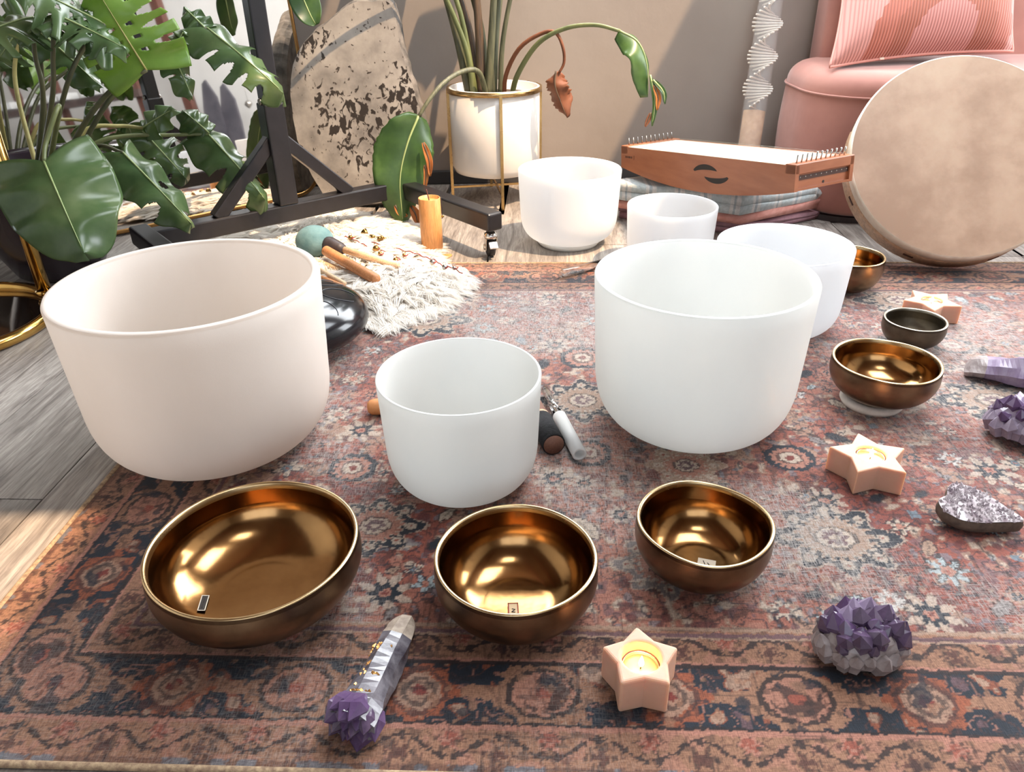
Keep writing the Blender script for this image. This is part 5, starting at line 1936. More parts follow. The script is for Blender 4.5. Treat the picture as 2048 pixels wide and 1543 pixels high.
bell_string('string of small brass bells on red cord, nearest the teal mallet', [(690, 473), (700, 475), (718, 484), (735, 492), (760, 500), (785, 508), (803, 522), (812, 532), (830, 531)],
            [(701, 475, 'bell_brass', 0.0065), (752, 497, 'bell_brass', 0.0085), (760, 507, 'bell_brass', 0.0055), (791, 520, 'bell_brass', 0.0065)])
bell_string('string of small silver bells on dark red cord running off the sheepskin', [(743, 484), (775, 492), (805, 500), (830, 506), (850, 514), (870, 520), (885, 531), (905, 535), (925, 547)],
            [(808, 510, 'bell_brass', 0.0045), (865, 524, 'bell_steel', 0.0075), (889, 534, 'bell_steel', 0.0065), (908, 536, 'bell_steel', 0.005)])
# small brass cluster and cone bell
c_ = at(756, 474, SZ + 0.006)
root = thing('brass_bell_cluster', 'small clump of brass bells at the back edge of the sheepskin', 'bell', (c_[0], c_[1], SZ - 0.004))
for k in range(7):
    V, F = sphere(c_ + np.array([0.007 * (k - 3) * 0.9, 0.006 * math.cos(k * 2.2) - 0.003 * k, 0.003 * math.sin(k * 1.7)]), 0.0062, 12, 8)
    mesh_obj('bell', V, F, 'bell_brass', root, True)
c_ = at(735, 470, SZ)
V, F, _ = lathe([(0, 0), (0.004, 0), (0.010, 0.016), (0.009, 0.016), (0.003, 0.004), (0, 0.004)], 18)
o = place(mesh_obj('cone_bell', orient(V, (-0.6, 0.4, 0.5), c_), F, 'bell_brass', None, True), tuple(c_))
tag(o, 'tiny cone-shaped brass bell beside the bell clump', 'bell')

# ================================================================ bamboo chime
cc = np.array([-0.2015, 1.942, 0.0])
root = thing('bamboo_chime', 'upright bamboo tube chime beside the sheepskin under the drooping leaf', 'chime', tuple(cc))
ct_, cr_ = 0.149, 0.0278
V, F, _ = lathe([(cr_ - 0.0025, 0.002), (cr_, 0.002), (cr_ + 0.0005, ct_ * 0.5), (cr_, ct_ - 0.001), (cr_ - 0.0008, ct_), (cr_ - 0.0025, ct_ - 0.0005), (cr_ - 0.0025, 0.01)], 48, tuple(cc), True)
mesh_obj('bamboo_tube', V, F, 'bamboo_wood', root, True)
V, F, _ = lathe([(0, ct_ - 0.012), (cr_ - 0.0025, ct_ - 0.012), (cr_ - 0.0025, ct_ - 0.0085), (0, ct_ - 0.0085)], 36, tuple(cc))
mesh_obj('top_disc', V, F, 'bamboo_wood', root)
mesh_obj('hanging_cord', *tube(crv([cc + np.array([0, 0, ct_ - 0.009]), cc + np.array([-0.003, 0, ct_ + 0.006]), cc + np.array([-0.006, 0.002, ct_ + 0.02])], 10), 0.0016, 6), 'dark_cord', root, True)
mesh_obj('strap', *tube(crv([cc + np.array([cr_ + 0.001, 0.004, ct_]), cc + np.array([cr_ + 0.003, 0.004, ct_ * 0.8]), cc + np.array([cr_ + 0.0015, 0.004, ct_ * 0.62])], 10), 0.0011, 6), 'black_leather', root, True)
V, F = sphere(cc + np.array([cr_ + 0.0035, 0.004, ct_ * 0.66]), 0.0035, 10, 7)
mesh_obj('strap_bead', V, F, 'bell_brass', root, True)
# wind sail: teardrop of the same wood at its foot
sail = [(0, 0), (0.014, 0.010), (0.022, 0.024), (0.018, 0.034), (0, 0.039), (-0.018, 0.034), (-0.022, 0.024), (-0.014, 0.010)]
ang = R(-128)
sp_ = crv(np.array([(x, y, 0) for x, y in sail] + [(0, 0, 0)]), 33)[:-1]
sp_ = np.stack([sp_[:, 0] * math.cos(ang) - sp_[:, 1] * math.sin(ang) + cc[0] + 0.014, sp_[:, 0] * math.sin(ang) + sp_[:, 1] * math.cos(ang) + cc[1] - 0.012, np.full(32, 0.0012)], 1)
V = np.concatenate([sp_, sp_ + [0, 0, 0.0012]])
F = [tuple(range(32))[::-1], tuple(32 + i for i in range(32))] + [(i, (i + 1) % 32, 32 + (i + 1) % 32, 32 + i) for i in range(32)]
mesh_obj('wind_sail', V, F, 'bamboo_wood', root)

# ================================================================ steel tongue drum
dc = np.array([-0.432, 1.400, RTOP])
root = thing('tongue_drum', 'black steel tongue drum behind the largest crystal bowl at the sheepskin edge', 'drum', tuple(dc))
simple('black_enamel', (22, 23, 27), rough=0.16)
RD, HD = 0.150, 0.112
prof = [(0, 0.006)] + [(RD * math.sin(a) ** 0.8, HD * 0.5 - HD * 0.47 * math.cos(a) ** 1.0) for a in np.linspace(0.25, PI / 2, 12)] + [(RD * math.sin(a) ** 0.8, HD * 0.5 + HD * 0.5 * math.sin(a - PI / 2) ** 0.9) for a in np.linspace(PI / 2 + 0.06, PI - 0.02, 16)] + [(0, HD)]
V, F, _ = lathe(prof, 72, tuple(dc))
mesh_obj('steel_shell', V, F, 'black_enamel', root, True)
pr_ = np.array(prof[13:])
def drum_pt(r_, a):
    z = np.interp(-r_, -pr_[:, 0], pr_[:, 1])
    return dc + np.array([r_ * math.cos(a), r_ * math.sin(a), z + 0.0006])
simple('slit_grey', (70, 70, 74), rough=0.4)
for k in range(8):
    a0 = 2 * PI * k / 8 + 0.12
    pts_ = []
    for s_ in np.linspace(-1, 1, 25):
        th_ = s_ * 2.5
        lx, ly = 0.098 - 0.034 * math.cos(th_), 0.026 * math.sin(th_)
        r_, a = math.hypot(lx, ly), a0 + math.atan2(ly, lx)
        pts_.append(drum_pt(min(r_, 0.147), a))
    mesh_obj('tongue_slit', *tube(pts_, 0.0008, 5), 'slit_grey', root, True)

# ================================================================ zither (body monochord)
K = 1.15
cam0 = np.array([0, 0, H])
zo = cam0 + (np.array([0.28437833, 1.98215621, 0.25820485]) - cam0) * K
zR = np.array([[0.496, 0.867, -0.046], [-0.862, 0.498, 0.094], [0.105, -0.007, 0.994]])
ZL, ZW, ZH = 0.55 * K, 0.16966 * K, 0.0502 * K
zx, zy, zz = zR[:, 0], zR[:, 1], zR[:, 2]
zx /= np.linalg.norm(zx); zy -= zx * (zx @ zy); zy /= np.linalg.norm(zy); zz = np.cross(zx, zy)
zw = lambda x, y, z: zo + zx * x + zy * y + zz * z
zbase = zw(ZL / 2, ZW / 2, -0.095)
zit = thing('string_zither', 'cherry-wood body zither with pale soundboard resting on the folded blankets', 'zither', tuple(zbase))
belly = lambda s_: -(ZH + 0.034 * (1 - (2 * s_ - 1) ** 2) * 1.0)
ns = 24
def side_panel(y0, y1):
    V, F = [], []
    for y in (y0, y1):
        for i in range(ns + 1):
            s_ = i / ns
            V += [zw(ZL * s_, y, 0), zw(ZL * s_, y, belly(s_))]
    m = 2 * (ns + 1)
    for i in range(ns):
        a = 2 * i
        F += [(a, a + 1, a + 3, a + 2), (m + a, m + a + 2, m + a + 3, m + a + 1), (a, a + 2, m + a + 2, m + a), (a + 1, m + a + 1, m + a + 3, a + 3)]
    F += [(0, m, m + 1, 1), (2 * ns, 2 * ns + 1, m + 2 * ns + 1, m + 2 * ns)]
    return V, F
pan = mesh_obj('side_panel', *side_panel(0, 0.012), 'cherry_wood', zit)
mesh_obj('side_panel', *side_panel(ZW - 0.012, ZW), 'cherry_wood', zit)
V, F = [], []
for i in range(ns + 1):
    s_ = i / ns
    for y in (0.012, ZW - 0.012):
        V += [zw(ZL * s_, y, belly(s_) + 0.001), zw(ZL * s_, y, belly(s_) + 0.006)]
for i in range(ns):
    a = 4 * i
    F += [(a, a + 2, a + 6, a + 4), (a + 1, a + 5, a + 7, a + 3)]
F += [(0, 1, 3, 2), (4 * ns, 4 * ns + 2, 4 * ns + 3, 4 * ns + 1)]
mesh_obj('back_board', V, F, 'cherry_wood', zit)
def zbox(x0, x1, y0, y1, z0_, z1_):
    V, F = box(x0, x1, y0, y1, z0_, z1_)
    return np.array([zw(*p) for p in V]), F
mesh_obj('soundboard', *zbox(0.030, ZL - 0.030, 0.0125, ZW - 0.0125, -0.006, 0.0005), 'spruce_wood', zit)
mesh_obj('soundboard_edge', *zbox(0.034, ZL - 0.034, 0.0005, 0.013, -0.0005, 0.0008), 'spruce_wood', zit)
for x0, x1 in ((0.0, 0.030), (ZL - 0.030, ZL)):
    o = mesh_obj('pin_block', *zbox(x0, x1, 0.0, ZW, -0.020, 0.003), 'cherry_wood', zit)
    bevel(o, 0.0015)
mesh_obj('end_panel', *zbox(0.0, 0.012, 0.012, ZW - 0.012, -ZH, -0.020), 'cherry_wood', zit)
mesh_obj('end_panel', *zbox(ZL - 0.013, ZL - 0.006, 0.012, ZW - 0.012, -ZH, -0.020), 'cherry_wood', zit)
simple('groove_dark', (66, 38, 26), rough=0.7)
mesh_obj('end_groove', *zbox(ZL - 0.0065, ZL - 0.0045, 0.008, ZW - 0.004, -0.034, -0.024), 'groove_dark', zit)
V, F, _ = lathe([(0, 0), (0.0032, 0), (0.0032, 0.001), (0, 0.001)], 14)
mesh_obj('end_hole', orient(V, zx, zw(ZL - 0.0062, ZW * 0.52, -0.047)), F, 'print_black', zit)
for k in range(10):
    y = 0.022 + k * (ZW - 0.040) / 9
    mesh_obj('string_tie', orient(V * 0.45, zx, zw(ZL - 0.0048, y, -0.0275)), F, 'bell_steel', zit)
# two curved sound holes as dark swooshes on the front panel, painting their shaded insides
def swoosh(cx, cz, flip):
    P, F = [], []
    n_ = 16
    for i in range(n_ + 1):
        s_ = i / n_
        a = R(150 - 105 * s_) if not flip else R(-30 - 105 * s_)
        x, z = 0.052 * math.cos(a), 0.024 * math.sin(a)
        wv = 0.0068 * math.sin(PI * min(1, s_ * 0.9 + 0.1)) ** 0.7
        nx, nz = math.cos(a), math.sin(a)
        for sg in (-1, 1):
            for yy in (-0.0006, 0.0006):
                P.append(zw(cx + x + nx * wv * sg, yy, cz + z + nz * wv * sg))
    for i in range(n_):
        a = 4 * i
        F += [(a, a + 4, a + 6, a + 2), (a + 1, a + 3, a + 7, a + 5), (a, a + 1, a + 5, a + 4), (a + 2, a + 6, a + 7, a + 3)]
    F += [(0, 2, 3, 1), (4 * n_, 4 * n_ + 1, 4 * n_ + 3, 4 * n_ + 2)]
    return P, F
mesh_obj('sound_hole', *swoosh(ZL * 0.555, -0.051, False), 'print_black', pan)
mesh_obj('sound_hole', *swoosh(ZL * 0.555 + 0.030, -0.034, True), 'print_black', pan)
PP = []
for k, wv in enumerate((0.004, 0.0035, 0.005, 0.0035, 0.004)):
    x = 0.020 + k * 0.0065
    V, F = zbox(x, x + wv, -0.0005, 0.0003, -0.030, -0.0245)
    PP.append((V, F))
PP.append(zbox(0.058, 0.0592, -0.0005, 0.0003, -0.0325, -0.0215))
mesh_obj('burnt_mark', *join(*PP), 'groove_dark', pan)
for e_, x in ((0, 0.014), (1, ZL - 0.016)):
    for k in range(11):
        y = 0.018 + k * (ZW - 0.036) / 10
        p = zw(x, y, 0.001)
        o = mesh_obj('tuning_pin', *rod(p, p + zz * 0.021 + zx * (0.004 if e_ else -0.002), 0.0019, 8), 'bell_steel' if e_ else 'screw_steel', zit, True)
for k in range(11):
    y = 0.018 + k * (ZW - 0.036) / 10
    mesh_obj('string', *rod(zw(0.016, y, 0.0065), zw(ZL - 0.018, y, 0.0065), 0.00022, 5), 'bell_steel', zit)

# ================================================================ folded blankets under the zither
def stripes(name, cols, axis_scale, fuzz=0.5):
    t = NT(name)
    co = t.coords((1, 1, 1))
    sep = t.new('ShaderNodeSeparateXYZ'); t.link(co, sep.inputs[0])
    mul = t.new('ShaderNodeMath', operation='MULTIPLY_ADD'); mul.inputs[1].default_value = axis_scale; mul.inputs[2].default_value = 50.0
    t.link(sep.outputs[0], mul.inputs[0])
    fr_ = t.new('ShaderNodeMath', operation='FRACT'); t.link(mul.outputs[0], fr_.inputs[0])
    c = t.ramp(fr_.outputs[0], cols, 'CONSTANT')
    c = t.mix(0.35, c, t.ramp(t.noise(120, 3), [(0.3, (150, 150, 150)), (0.7, (255, 255, 255))]), 'MULTIPLY')
    t.col(c); t.set(Roughness=0.95)
    t.b.inputs['Sheen Weight'].default_value = 0.3
    t.bump(t.noise(220, 3), 0.6, 0.002)
    return t.m


stripes('striped_wool', [(0.0, (186, 194, 194)), (0.16, (208, 207, 203)), (0.22, (166, 174, 177)), (0.26, (206, 205, 201)), (0.34, (182, 192, 192)), (0.62, (210, 209, 205)), (0.68, (164, 172, 176)), (0.74, (206, 205, 201)), (0.82, (180, 190, 192))], 7.5)
simple('pink_wool', (190, 128, 116), (206, 150, 138), 40, 0.95, bump=0.6, bscale=220)
simple('grey_wool', (192, 188, 186), (172, 168, 168), 40, 0.95, bump=0.6, bscale=220)
simple('mauve_wool', (150, 112, 118), (132, 98, 106), 40, 0.95, bump=0.6, bscale=220)
BA = np.array([0.612, 2.03])                           # front corner
bx_, by_ = np.array([-0.86, 0.51]), np.array([0.88, 0.475])
bx_ /= np.linalg.norm(bx_); by_ /= np.linalg.norm(by_)


def folded(name, label, cx, cy, lx, ly, z0_, th_, layers, mat, seed, group='folded blankets'):
    """serpentine fold: layers joined at alternating ends, swept along the other axis with soft wobble"""
    q = random.Random(seed)
    path = []
    lt = th_ / layers
    for k in range(layers):
        xs_ = np.linspace(0, 1, 9) if k % 2 == 0 else np.linspace(1, 0, 9)
        for x in xs_:
            path.append((x * ly, (k + 0.5) * lt))
    # round the turns
    P = np.array(path)
    Pn = [P[0]]
    for i in range(1, len(P)):
        if abs(P[i][1] - P[i - 1][1]) > 1e-6:
            x = P[i][0]
            out = 1 if x > ly / 2 else -1
            for a in (-60, -30, 0, 30, 60):
                Pn.append(np.array([x + out * math.cos(R(a)) * lt * 0.5, (P[i][1] + P[i - 1][1]) / 2 + math.sin(R(a)) * lt * 0.5]))
        Pn.append(P[i])
    P = np.array(Pn)
    T = np.gradient(P, axis=0); T /= np.linalg.norm(T, axis=1)[:, None] + 1e-9
    Nn = np.stack([-T[:, 1], T[:, 0]], 1)
    loop = np.concatenate([P + Nn * lt * 0.46, (P - Nn * lt * 0.46)[::-1]])
    m = len(loop)
    n_ = 15
    V = []
    for i in range(n_):
        s_ = i / (n_ - 1)
        e_ = 1 - 0.10 * (abs(2 * s_ - 1) ** 6)
        for (yv, zv) in loop:
            w_ = BA + bx_ * (cx + s_ * lx) + by_ * (cy + (yv - ly / 2) * (0.97 + 0.03 * e_) + ly / 2)
            sag = 0.006 * math.sin(s_ * 5 + yv * 14 + seed) + 0.004 * math.sin(yv * 30 + seed)
            V.append((w_[0] + 0.004 * math.sin(zv * 90 + s_ * 7), w_[1] + 0.004 * math.cos(zv * 80 + s_ * 5), max(0.002, z0_ + (zv) * e_ + sag * (zv / th_))))
    F = []
    for i in range(n_ - 1):
        for j in range(m):
            F.append((i * m + j, i * m + (j + 1) % m, (i + 1) * m + (j + 1) % m, (i + 1) * m + j))
    F += [tuple(range(m))[::-1], tuple((n_ - 1) * m + j for j in range(m))]
    c0 = BA + bx_ * (cx + lx / 2) + by_ * (cy + ly / 2)
    root = thing('folded_blanket', label, 'blanket', (c0[0], c0[1], z0_), group)
    o = mesh_obj('cloth', V, F, mat, root, True)
    return root


fb = folded('a', 'pink folded wool blanket, lowest of the stack under the zither', 0.0, 0.02, 0.36, 0.285, 0.0, 0.036, 2, 'mauve_wool', 2)
folded('a', 'rose and white folded blanket in the middle of the stack', -0.01, 0.0, 0.38, 0.295, 0.0365, 0.026, 1, 'pink_wool', 5)
top = folded('a', 'striped grey-blue fringed blanket on top of the stack, under the zither', -0.015, -0.01, 0.39, 0.275, 0.063, 0.052, 2, 'striped_wool', 7)
PP = []
q = random.Random(9)
for k in range(70):
    f_ = k / 69
    e0 = BA + bx_ * 0.372 + by_ * (-0.01 + 0.30 * f_)
    p0 = np.array([e0[0], e0[1], 0.098])
    p1 = p0 + np.array([bx_[0] * 0.02, bx_[1] * 0.02, -0.03 + q.uniform(-.004, .004)])
    p2 = p1 + np.array([bx_[0] * 0.006 + q.uniform(-.008, .008), q.uniform(-.008, .008), -0.045 + q.uniform(-.012, .008)])
    PP.append(tube(crv([p0, p1, p2], 7), 0.0022, 5))
fr_o = mesh_obj('fringe', *join(*PP), 'grey_wool', top, True)
fr_o['kind'] = 'stuff'

# ================================================================ rain stick
t = NT('acrylic')
t.col((245, 246, 246)); t.set(Roughness=0.03)
t.b.inputs['Transmission Weight'].default_value = 1.0
t.b.inputs['IOR'].default_value = 1.12
t.b.inputs['Transmission Weight'].default_value = 0.0
t.b.inputs['Alpha'].default_value = 0.10
t.set(Roughness=0.08)
simple('pin_white', (240, 234, 224), rough=0.4)
simple('grain_sand', (186, 150, 116), (170, 134, 102), 60, 0.8, bump=0.4, bscale=300)
r0_ = aty(1497, 300, 2.46)
r1_ = aty(1548, -40, 2.60)
ax = (r1_ - r0_) / np.linalg.norm(r1_ - r0_)
foot = r0_ - ax * (r0_[2] / ax[2]) + ax * 0.012
rain = thing('rain_stick', 'clear tube rain stick with a spiral of white pins leaning on the wall', 'rain stick', (foot[0], foot[1], 0.0))
RR = 0.0365
Lr = np.linalg.norm(r1_ - foot) + 0.25
V, F, _ = lathe([(RR - 0.003, 0), (RR, 0), (RR, Lr), (RR - 0.003, Lr)], 40, (0, 0, 0), True)
mesh_obj('clear_tube', orient(V, ax, foot), F, 'acrylic', rain, True)
tsand = float(np.dot(aty(1508, 222, 2.49) - foot, ax))
V, F, _ = lathe([(0, 0.004), (RR - 0.0035, 0.004), (RR - 0.0035, tsand), (0, tsand + 0.004)], 36)
mesh_obj('grain_filling', orient(V, ax, foot), F, 'grain_sand', rain, True)
V, F, _ = lathe([(0, -0.004), (RR + 0.003, -0.004), (RR + 0.003, 0.02), (RR, 0.02)], 36)
mesh_obj('end_cap', orient(V, ax, foot), F, 'pin_white', rain, True)
sdx = np.cross(ax, [0, 1, 0]); sdx /= np.linalg.norm(sdx)
sdy = np.cross(ax, sdx)
v_, f_ = rod((-RR * 1.24, 0, 0), (RR * 1.24, 0, 0), 0.0028, 8)
pme = bpy.data.meshes.new('pin')
pme.from_pydata([tuple(p) for p in v_], [], f_)
pme.materials.append(M('pin_white'))
k = 0
tpos = tsand + 0.008
while tpos < Lr - 0.02:
    a = 0.9 + k * PI / 11.0
    c_ = foot + ax * tpos
    dx_ = sdx * math.cos(a) + sdy * math.sin(a)
    dy_ = np.cross(ax, dx_)
    o = bpy.data.objects.new('pin', pme)
    C.objects.link(o); o.parent = rain; o['_base'] = rain['_base']
    mtx = Matrix(((dx_[0], dy_[0], ax[0], c_[0] - foot[0]), (dx_[1], dy_[1], ax[1], c_[1] - foot[1]), (dx_[2], dy_[2], ax[2], c_[2]), (0, 0, 0, 1)))
    o.matrix_local = mtx
    tpos += 0.0085
    k += 1

# ================================================================ pink velvet armchair
t = NT('pink_velvet')
t.col(t.ramp(t.noise(5, 4, 0.6), [(0.3, (156, 105, 94)), (0.55, (171, 119, 106)), (0.75, (161, 109, 99))]))
t.set(Roughness=0.75)
t.b.inputs['Sheen Weight'].default_value = 0.35
t.b.inputs['Sheen Roughness'].default_value = 0.4
t.bump(t.noise(9, 3), 0.12, 0.01)
simple('plinth_dark', (52, 44, 44), rough=0.6)
sofa = thing('pink_armchair', 'pink velvet armchair with rounded seat against the wall at the right', 'armchair', (1.40, 2.36, 0.0))


def soft_block(name, x0, x1, y0, y1, z0_, z1_, rc, rt, parent, mat, bulge=0.0, k=8):
    """rounded footprint with rounded top and bottom edges"""
    prof = [(rt, z0_)] + [(rt - rt * math.sin(R(90 * i / 5)), z0_ + rt * 0.6 - rt * 0.6 * math.cos(R(90 * i / 5))) for i in range(1, 6)]
    prof += [(-bulge * math.sin(PI * s_), z0_ + rt * 0.6 + (z1_ - rt - z0_ - rt * 0.6) * s_) for s_ in np.linspace(0.1, 0.9, 6)]
    prof += [(rt - rt * math.cos(R(90 * i / 7)), z1_ - rt + rt * math.sin(R(90 * i / 7))) for i in range(0, 8)]
    rings = []
    for ins, z in prof:
        P = rrect(x0 + ins, x1 - ins, y0 + ins, y1 - ins, max(rc - ins, 0.012), k)
        rings.append(np.array([(x, y, z) for x, y in P]))
    n_ = len(rings[0])
    ins2 = rt + 0.06
    P = rrect(x0 + ins2, x1 - ins2, y0 + ins2, y1 - ins2, max(rc - ins2, 0.012), k)
    rings.append(np.array([(x, y, z1_ + 0.004) for x, y in P]))
    V = np.concatenate(rings)
    F = [(i * n_ + j, i * n_ + (j + 1) % n_, (i + 1) * n_ + (j + 1) % n_, (i + 1) * n_ + j) for i in range(len(rings) - 1) for j in range(n_)]
    F += [tuple(range(n_))[::-1], tuple((len(rings) - 1) * n_ + j for j in range(n_))]
    return mesh_obj(name, V, F, mat, parent, True)


soft_block('seat', 0.832, 1.95, 2.115, 2.60, 0.012, 0.398, 0.19, 0.055, sofa, 'pink_velvet', 0.008)
soft_block('backrest', 0.945, 1.95, 2.47, 2.635, 0.30, 0.98, 0.05, 0.05, sofa, 'pink_velvet')
P = np.array([(x, y, 0.338) for x, y in rrect(0.829, 1.953, 2.112, 2.603, 0.192, 10)])
mesh_obj('piping', *tube(P, 0.0032, 8, False, True), 'pink_velvet', sofa, True)
P = rrect(0.85, 1.93, 2.135, 2.58, 0.15, 8)
n = len(P)
V = [(x, y, z) for z in (0.0, 0.016) for x, y in P]
mesh_obj('plinth', V, [(i, (i + 1) % n, n + (i + 1) % n, n + i) for i in range(n)] + [tuple(range(n))[::-1], tuple(n + i for i in range(n))], 'plinth_dark', sofa)

# ---------------------------------------------------------------- corduroy cushion with rainbow arches
CW, CH = 0.52, 0.36
cu0 = np.array([0.872, 2.25, 0.420])
cvx = np.array([0.985, 0.10, 0.05]); cvx /= np.linalg.norm(cvx)
cvn = np.array([-0.05, -0.80, 0.60]); cvn -= cvx * (cvx @ cvn); cvn /= np.linalg.norm(cvn)
cvy = np.cross(cvn, cvx)
t = NT('rainbow_cord')
uvn = t.new('ShaderNodeAttribute', attribute_name='arch')
t2 = t.ramp(uvn.outputs['Fac'], [(0.0, (184, 118, 108)), (0.30, (158, 86, 64)), (0.46, (172, 96, 76)), (0.64, (200, 138, 127))], 'CONSTANT')
rb_ = t.new('ShaderNodeAttribute', attribute_name='cord')
wv = t.new('ShaderNodeMath', operation='SINE'); t.link(rb_.outputs['Fac'], wv.inputs[0])
mr = t.new('ShaderNodeMapRange'); mr.inputs[1].default_value = -1; mr.inputs[2].default_value = 1; t.link(wv.outputs[0], mr.inputs[0])
c = t.mix(0.45, t2, t.ramp(mr.outputs[0], [(0.1, (140, 120, 120)), (0.6, (255, 255, 255))]), 'MULTIPLY')
t.col(c); t.set(Roughness=0.9); t.b.inputs['Sheen Weight'].default_value = 0.4
t.bump(mr.outputs[0], 0.5, 0.002)
n_ = 41
gx = np.linspace(-1, 1, n_)
V, arch, cord = [], [], []
for sgn in (1, -1):
    for b_ in gx:
        for a in gx:
            pin = (1 - 0.10 * b_ * b_ * (1 - abs(a) * 0.4)) if True else 1
            x = a * CW / 2 * (1 - 0.07 * (1 - b_ * b_) * 0 - 0.05 * (1 - abs(b_)) * (abs(a) > 0.99))
            x = a * CW / 2 * (1 - 0.06 * (1 - b_ * b_))
            y = b_ * CH / 2 * (1 - 0.08 * (1 - a * a))
            th_ = 0.075 * ((1 - a ** 4) * (1 - b_ ** 4)) ** 0.6
            V.append(cu0 + cvx * (x + CW / 2 + 0.30 * (y + CH / 2)) + cvy * (y + CH / 2) + cvn * (th_ * sgn) + cvn * 0.02)
            ax_, ay_ = x - 0.03, max(y + 0.145, 0)
            d_ = math.hypot(ax_, ay_)
            if y + 0.145 < 0:
                d_ = abs(ax_)
            arch.append(0.0 if d_ < 0.085 else 0.35 if d_ < 0.14 else 0.5 if d_ < 0.20 else 0.7)
            cord.append(x * 2 * PI / 0.0085)
F = []
for s_ in range(2):
    for i in range(n_ - 1):
        for j in range(n_ - 1):
            q4 = [s_ * n_ * n_ + i * n_ + j, s_ * n_ * n_ + i * n_ + j + 1, s_ * n_ * n_ + (i + 1) * n_ + j + 1, s_ * n_ * n_ + (i + 1) * n_ + j]
            F.append(tuple(q4) if s_ == 0 else tuple(q4[::-1]))
V = np.array(V)
# drop the lower edge to the seat
V[:, 2] -= max(0, V[:, 2].min() - 0.404)
cush = thing('rainbow_cushion', 'pink corduroy cushion with rust rainbow arches on the armchair', 'cushion', tuple(V[V[:, 2].argmin()]))
o = mesh_obj('cover', V, F, 'rainbow_cord', cush, True)
at1 = o.data.attributes.new('arch', 'FLOAT', 'POINT'); at1.data.foreach_set('value', np.array(arch, dtype=np.float32))
at2 = o.data.attributes.new('cord', 'FLOAT', 'POINT'); at2.data.foreach_set('value', np.array(cord, dtype=np.float32))
e_ = [V[i] for i in list(range(n_)) + [k * n_ + n_ - 1 for k in range(1, n_)] + [(n_ - 1) * n_ + k for k in range(n_ - 2, -1, -1)] + [k * n_ for k in range(n_ - 2, 0, -1)]]
simple('pink_piping', (214, 152, 140), rough=0.9)
mesh_obj('seam', *tube(e_, 0.004, 7, False, True), 'pink_piping', cush, True)
lb = V[n_ // 2 - 9] + cvn * 0.004
simple('label_cloth', (222, 206, 188), rough=0.8)
mesh_obj('care_label', *bar(lb - cvx * 0.006, lb + cvx * 0.006, 0.010, 0.001, cvn), 'label_cloth', cush)

# ================================================================ frame drum
DR, DD = 0.24707, 0.085
dC = np.array([1.0637, 1.8356, 0.2516 + RTOP])
dn_ = np.array([-0.15573, -0.80410, 0.57374])
t = NT('drum_skin')
n1 = t.noise(7, 6, 0.62)
n2 = t.noise(2.2, 3, 0.5)
ml = t.new('ShaderNodeMath', operation='MULTIPLY'); t.link(n1, ml.inputs[0]); t.link(n2, ml.inputs[1])
t.col(t.ramp(ml.outputs[0], [(0.16, (158, 127, 104)), (0.26, (180, 150, 126)), (0.36, (190, 163, 138))]))
t.set(Roughness=0.5)
t.b.inputs['Subsurface Weight'].default_value = 0.1
wood('drum_hoop', [(0.3, (196, 158, 124)), (0.7, (212, 178, 146))], (6, 6, 6), 0.5, 0.05, 0.8)
simple('skin_edge', (232, 222, 204), (220, 206, 184), 40, 0.6)
drum = thing('frame_drum', 'large round frame drum with mottled hide head leaning on the pink armchair', 'drum', (dC[0] + 0.02, dC[1] - 0.09, RTOP))
V, F, _ = lathe([(0, 0), (DR * 0.3, 0), (DR * 0.6, 0), (DR * 0.9, 0), (DR - 0.003, -0.0005)], 96)
mesh_obj('drum_head', orient(V, dn_, dC), F, 'drum_skin', drum, True)
V, F, _ = lathe([(DR - 0.003, -0.0005), (DR, -0.003), (DR + 0.0012, -0.008), (DR + 0.0012, -0.030), (DR, -0.031)], 96)
mesh_obj('lapped_hide', orient(V, dn_, dC), F, 'skin_edge', drum, True)
V, F, _ = lathe([(DR, -0.004), (DR, -DD), (DR - 0.008, -DD), (DR - 0.008, -0.004)], 96, (0, 0, 0), True)
V = orient(V, dn_, dC)
V[:, 2] = np.maximum(V[:, 2], RTOP + 0.0002)
mesh_obj('hoop', V, F, 'drum_hoop', drum, True)
for a in np.linspace(0, 2 * PI, 9)[:-1] + 0.3:
    V, F = box(-0.012, 0.012, -0.0008, 0.0012, -0.0035, 0.0035)
    rx = np.array([math.cos(a), math.sin(a), 0])
    Vw = np.array([[DR * math.cos(a) - p[0] * math.sin(a) + p[1] * math.cos(a), DR * math.sin(a) + p[0] * math.cos(a) + p[1] * math.sin(a), -0.058 + p[2]] for p in V])
    mesh_obj('lacing_slot', orient(Vw, dn_, dC), F, 'groove_dark', drum)

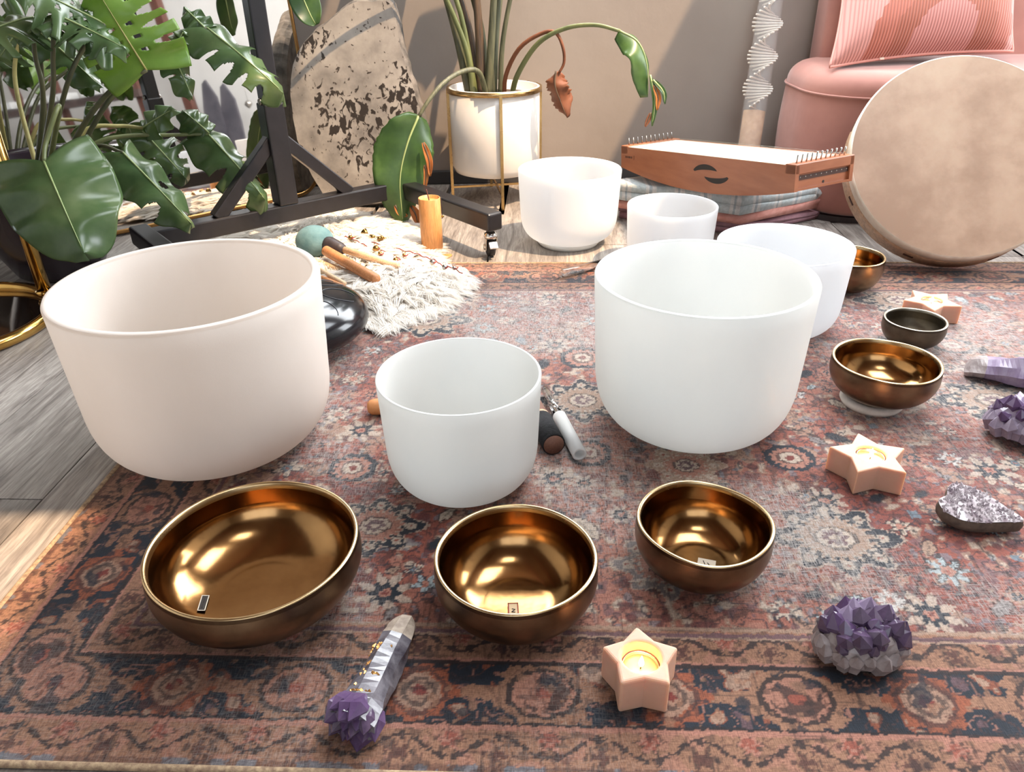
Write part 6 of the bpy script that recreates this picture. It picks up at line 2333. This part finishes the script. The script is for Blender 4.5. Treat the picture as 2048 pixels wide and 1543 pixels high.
# ================================================================ things standing at the right that the mirror shows
rack = thing('metallophone_rack', 'brown wooden rack with two rows of white chime bars, seen in the mirror', 'instrument', (2.35, -0.62, 0.0))
simple('chime_bar', (222, 222, 220), rough=0.35)
simple('rack_dark', (74, 58, 54), (92, 74, 68), 20, 0.6)
for y in (-1.28, -0.96, -0.62, -0.30, 0.02):
    o = mesh_obj('upright', *bar((2.42, y, 0.0), (2.30, y, 1.05), 0.05, 0.04, (0, 1, 0)), 'brown_beam', rack)
for z, x in ((0.30, 2.36), (0.62, 2.32)):
    mesh_obj('rail', *box(x - 0.06, x + 0.05, -1.34, 0.08, z - 0.05, z), 'rack_dark', rack)
    for k in range(14):
        y = -1.27 + k * 0.095
        if k in (4, 9):
            continue
        o = mesh_obj('chime_bar', *box(x - 0.09, x + 0.04, y - 0.034, y + 0.034, z + 0.004, z + 0.05), 'chime_bar', rack)
gf = thing('timber_frame', 'dark timber post frame standing at the right, seen in the mirror', 'stand', (2.45, 0.26, 0.0))
mesh_obj('post', *bar((2.52, 0.33, 0.0), (2.50, 0.22, 1.6), 0.075, 0.06, (0, 1, 0)), 'brown_beam', gf)
mesh_obj('foot', *box(2.30, 2.74, 0.29, 0.37, 0.0, 0.05), 'brown_beam', gf)
simple('slate_grey', (70, 68, 76), (92, 88, 94), 12, 0.5)
for k, (y, hh) in enumerate(((0.48, 0.62), (0.60, 0.58))):
    P = [(-0.07, 0.0), (0.07, 0.0), (0.075, 0.3), (0.06, hh * 0.8), (0.0, hh), (-0.03, hh * 0.96), (-0.06, hh * 0.7), (-0.075, 0.3)]
    V = [(2.44 + 0.03 * k + dx + z * 0.06, y + x, z) for dx in (0, 0.025) for x, z in P]
    n = len(P)
    o = mesh_obj('slate_tongue', V, [tuple(range(n)), tuple(n + i for i in range(n))[::-1]] + [(i, n + i, n + (i + 1) % n, (i + 1) % n) for i in range(n)], 'slate_grey')
    place(o, (2.44, y, 0.0))
    tag(o, ['pointed slate slab next to the timber post, seen in the mirror', 'outer pointed slate slab beyond the timber post, seen in the mirror'][k], 'stone')
mob = thing('hanging_shell_string', 'hanging string with round shell discs and metal pendant, seen in the mirror', 'ornament', (2.6, 0.71, 0.38))
mesh_obj('string', *rod((2.6, 0.71, 0.44), (2.6, 0.71, 2.66), 0.0022, 6), 'bell_steel', mob)
simple('shell_disc', (196, 176, 164), rough=0.35)
for z in (1.02, 1.32, 1.62):
    V, F, _ = lathe([(0, 0), (0.036, 0), (0.036, 0.002), (0, 0.002)], 28)
    mesh_obj('disc', orient(V, (-0.8, 0.6, 0), (2.599, 0.711, z)), F, 'shell_disc', mob)
V, F, _ = lathe([(0, 0), (0.012, 0.01), (0.03, 0.03), (0.022, 0.05), (0.006, 0.06), (0, 0.06)], 20, (2.6, 0.71, 0.385))
mesh_obj('pendant', V, F, 'bell_steel', mob, True)
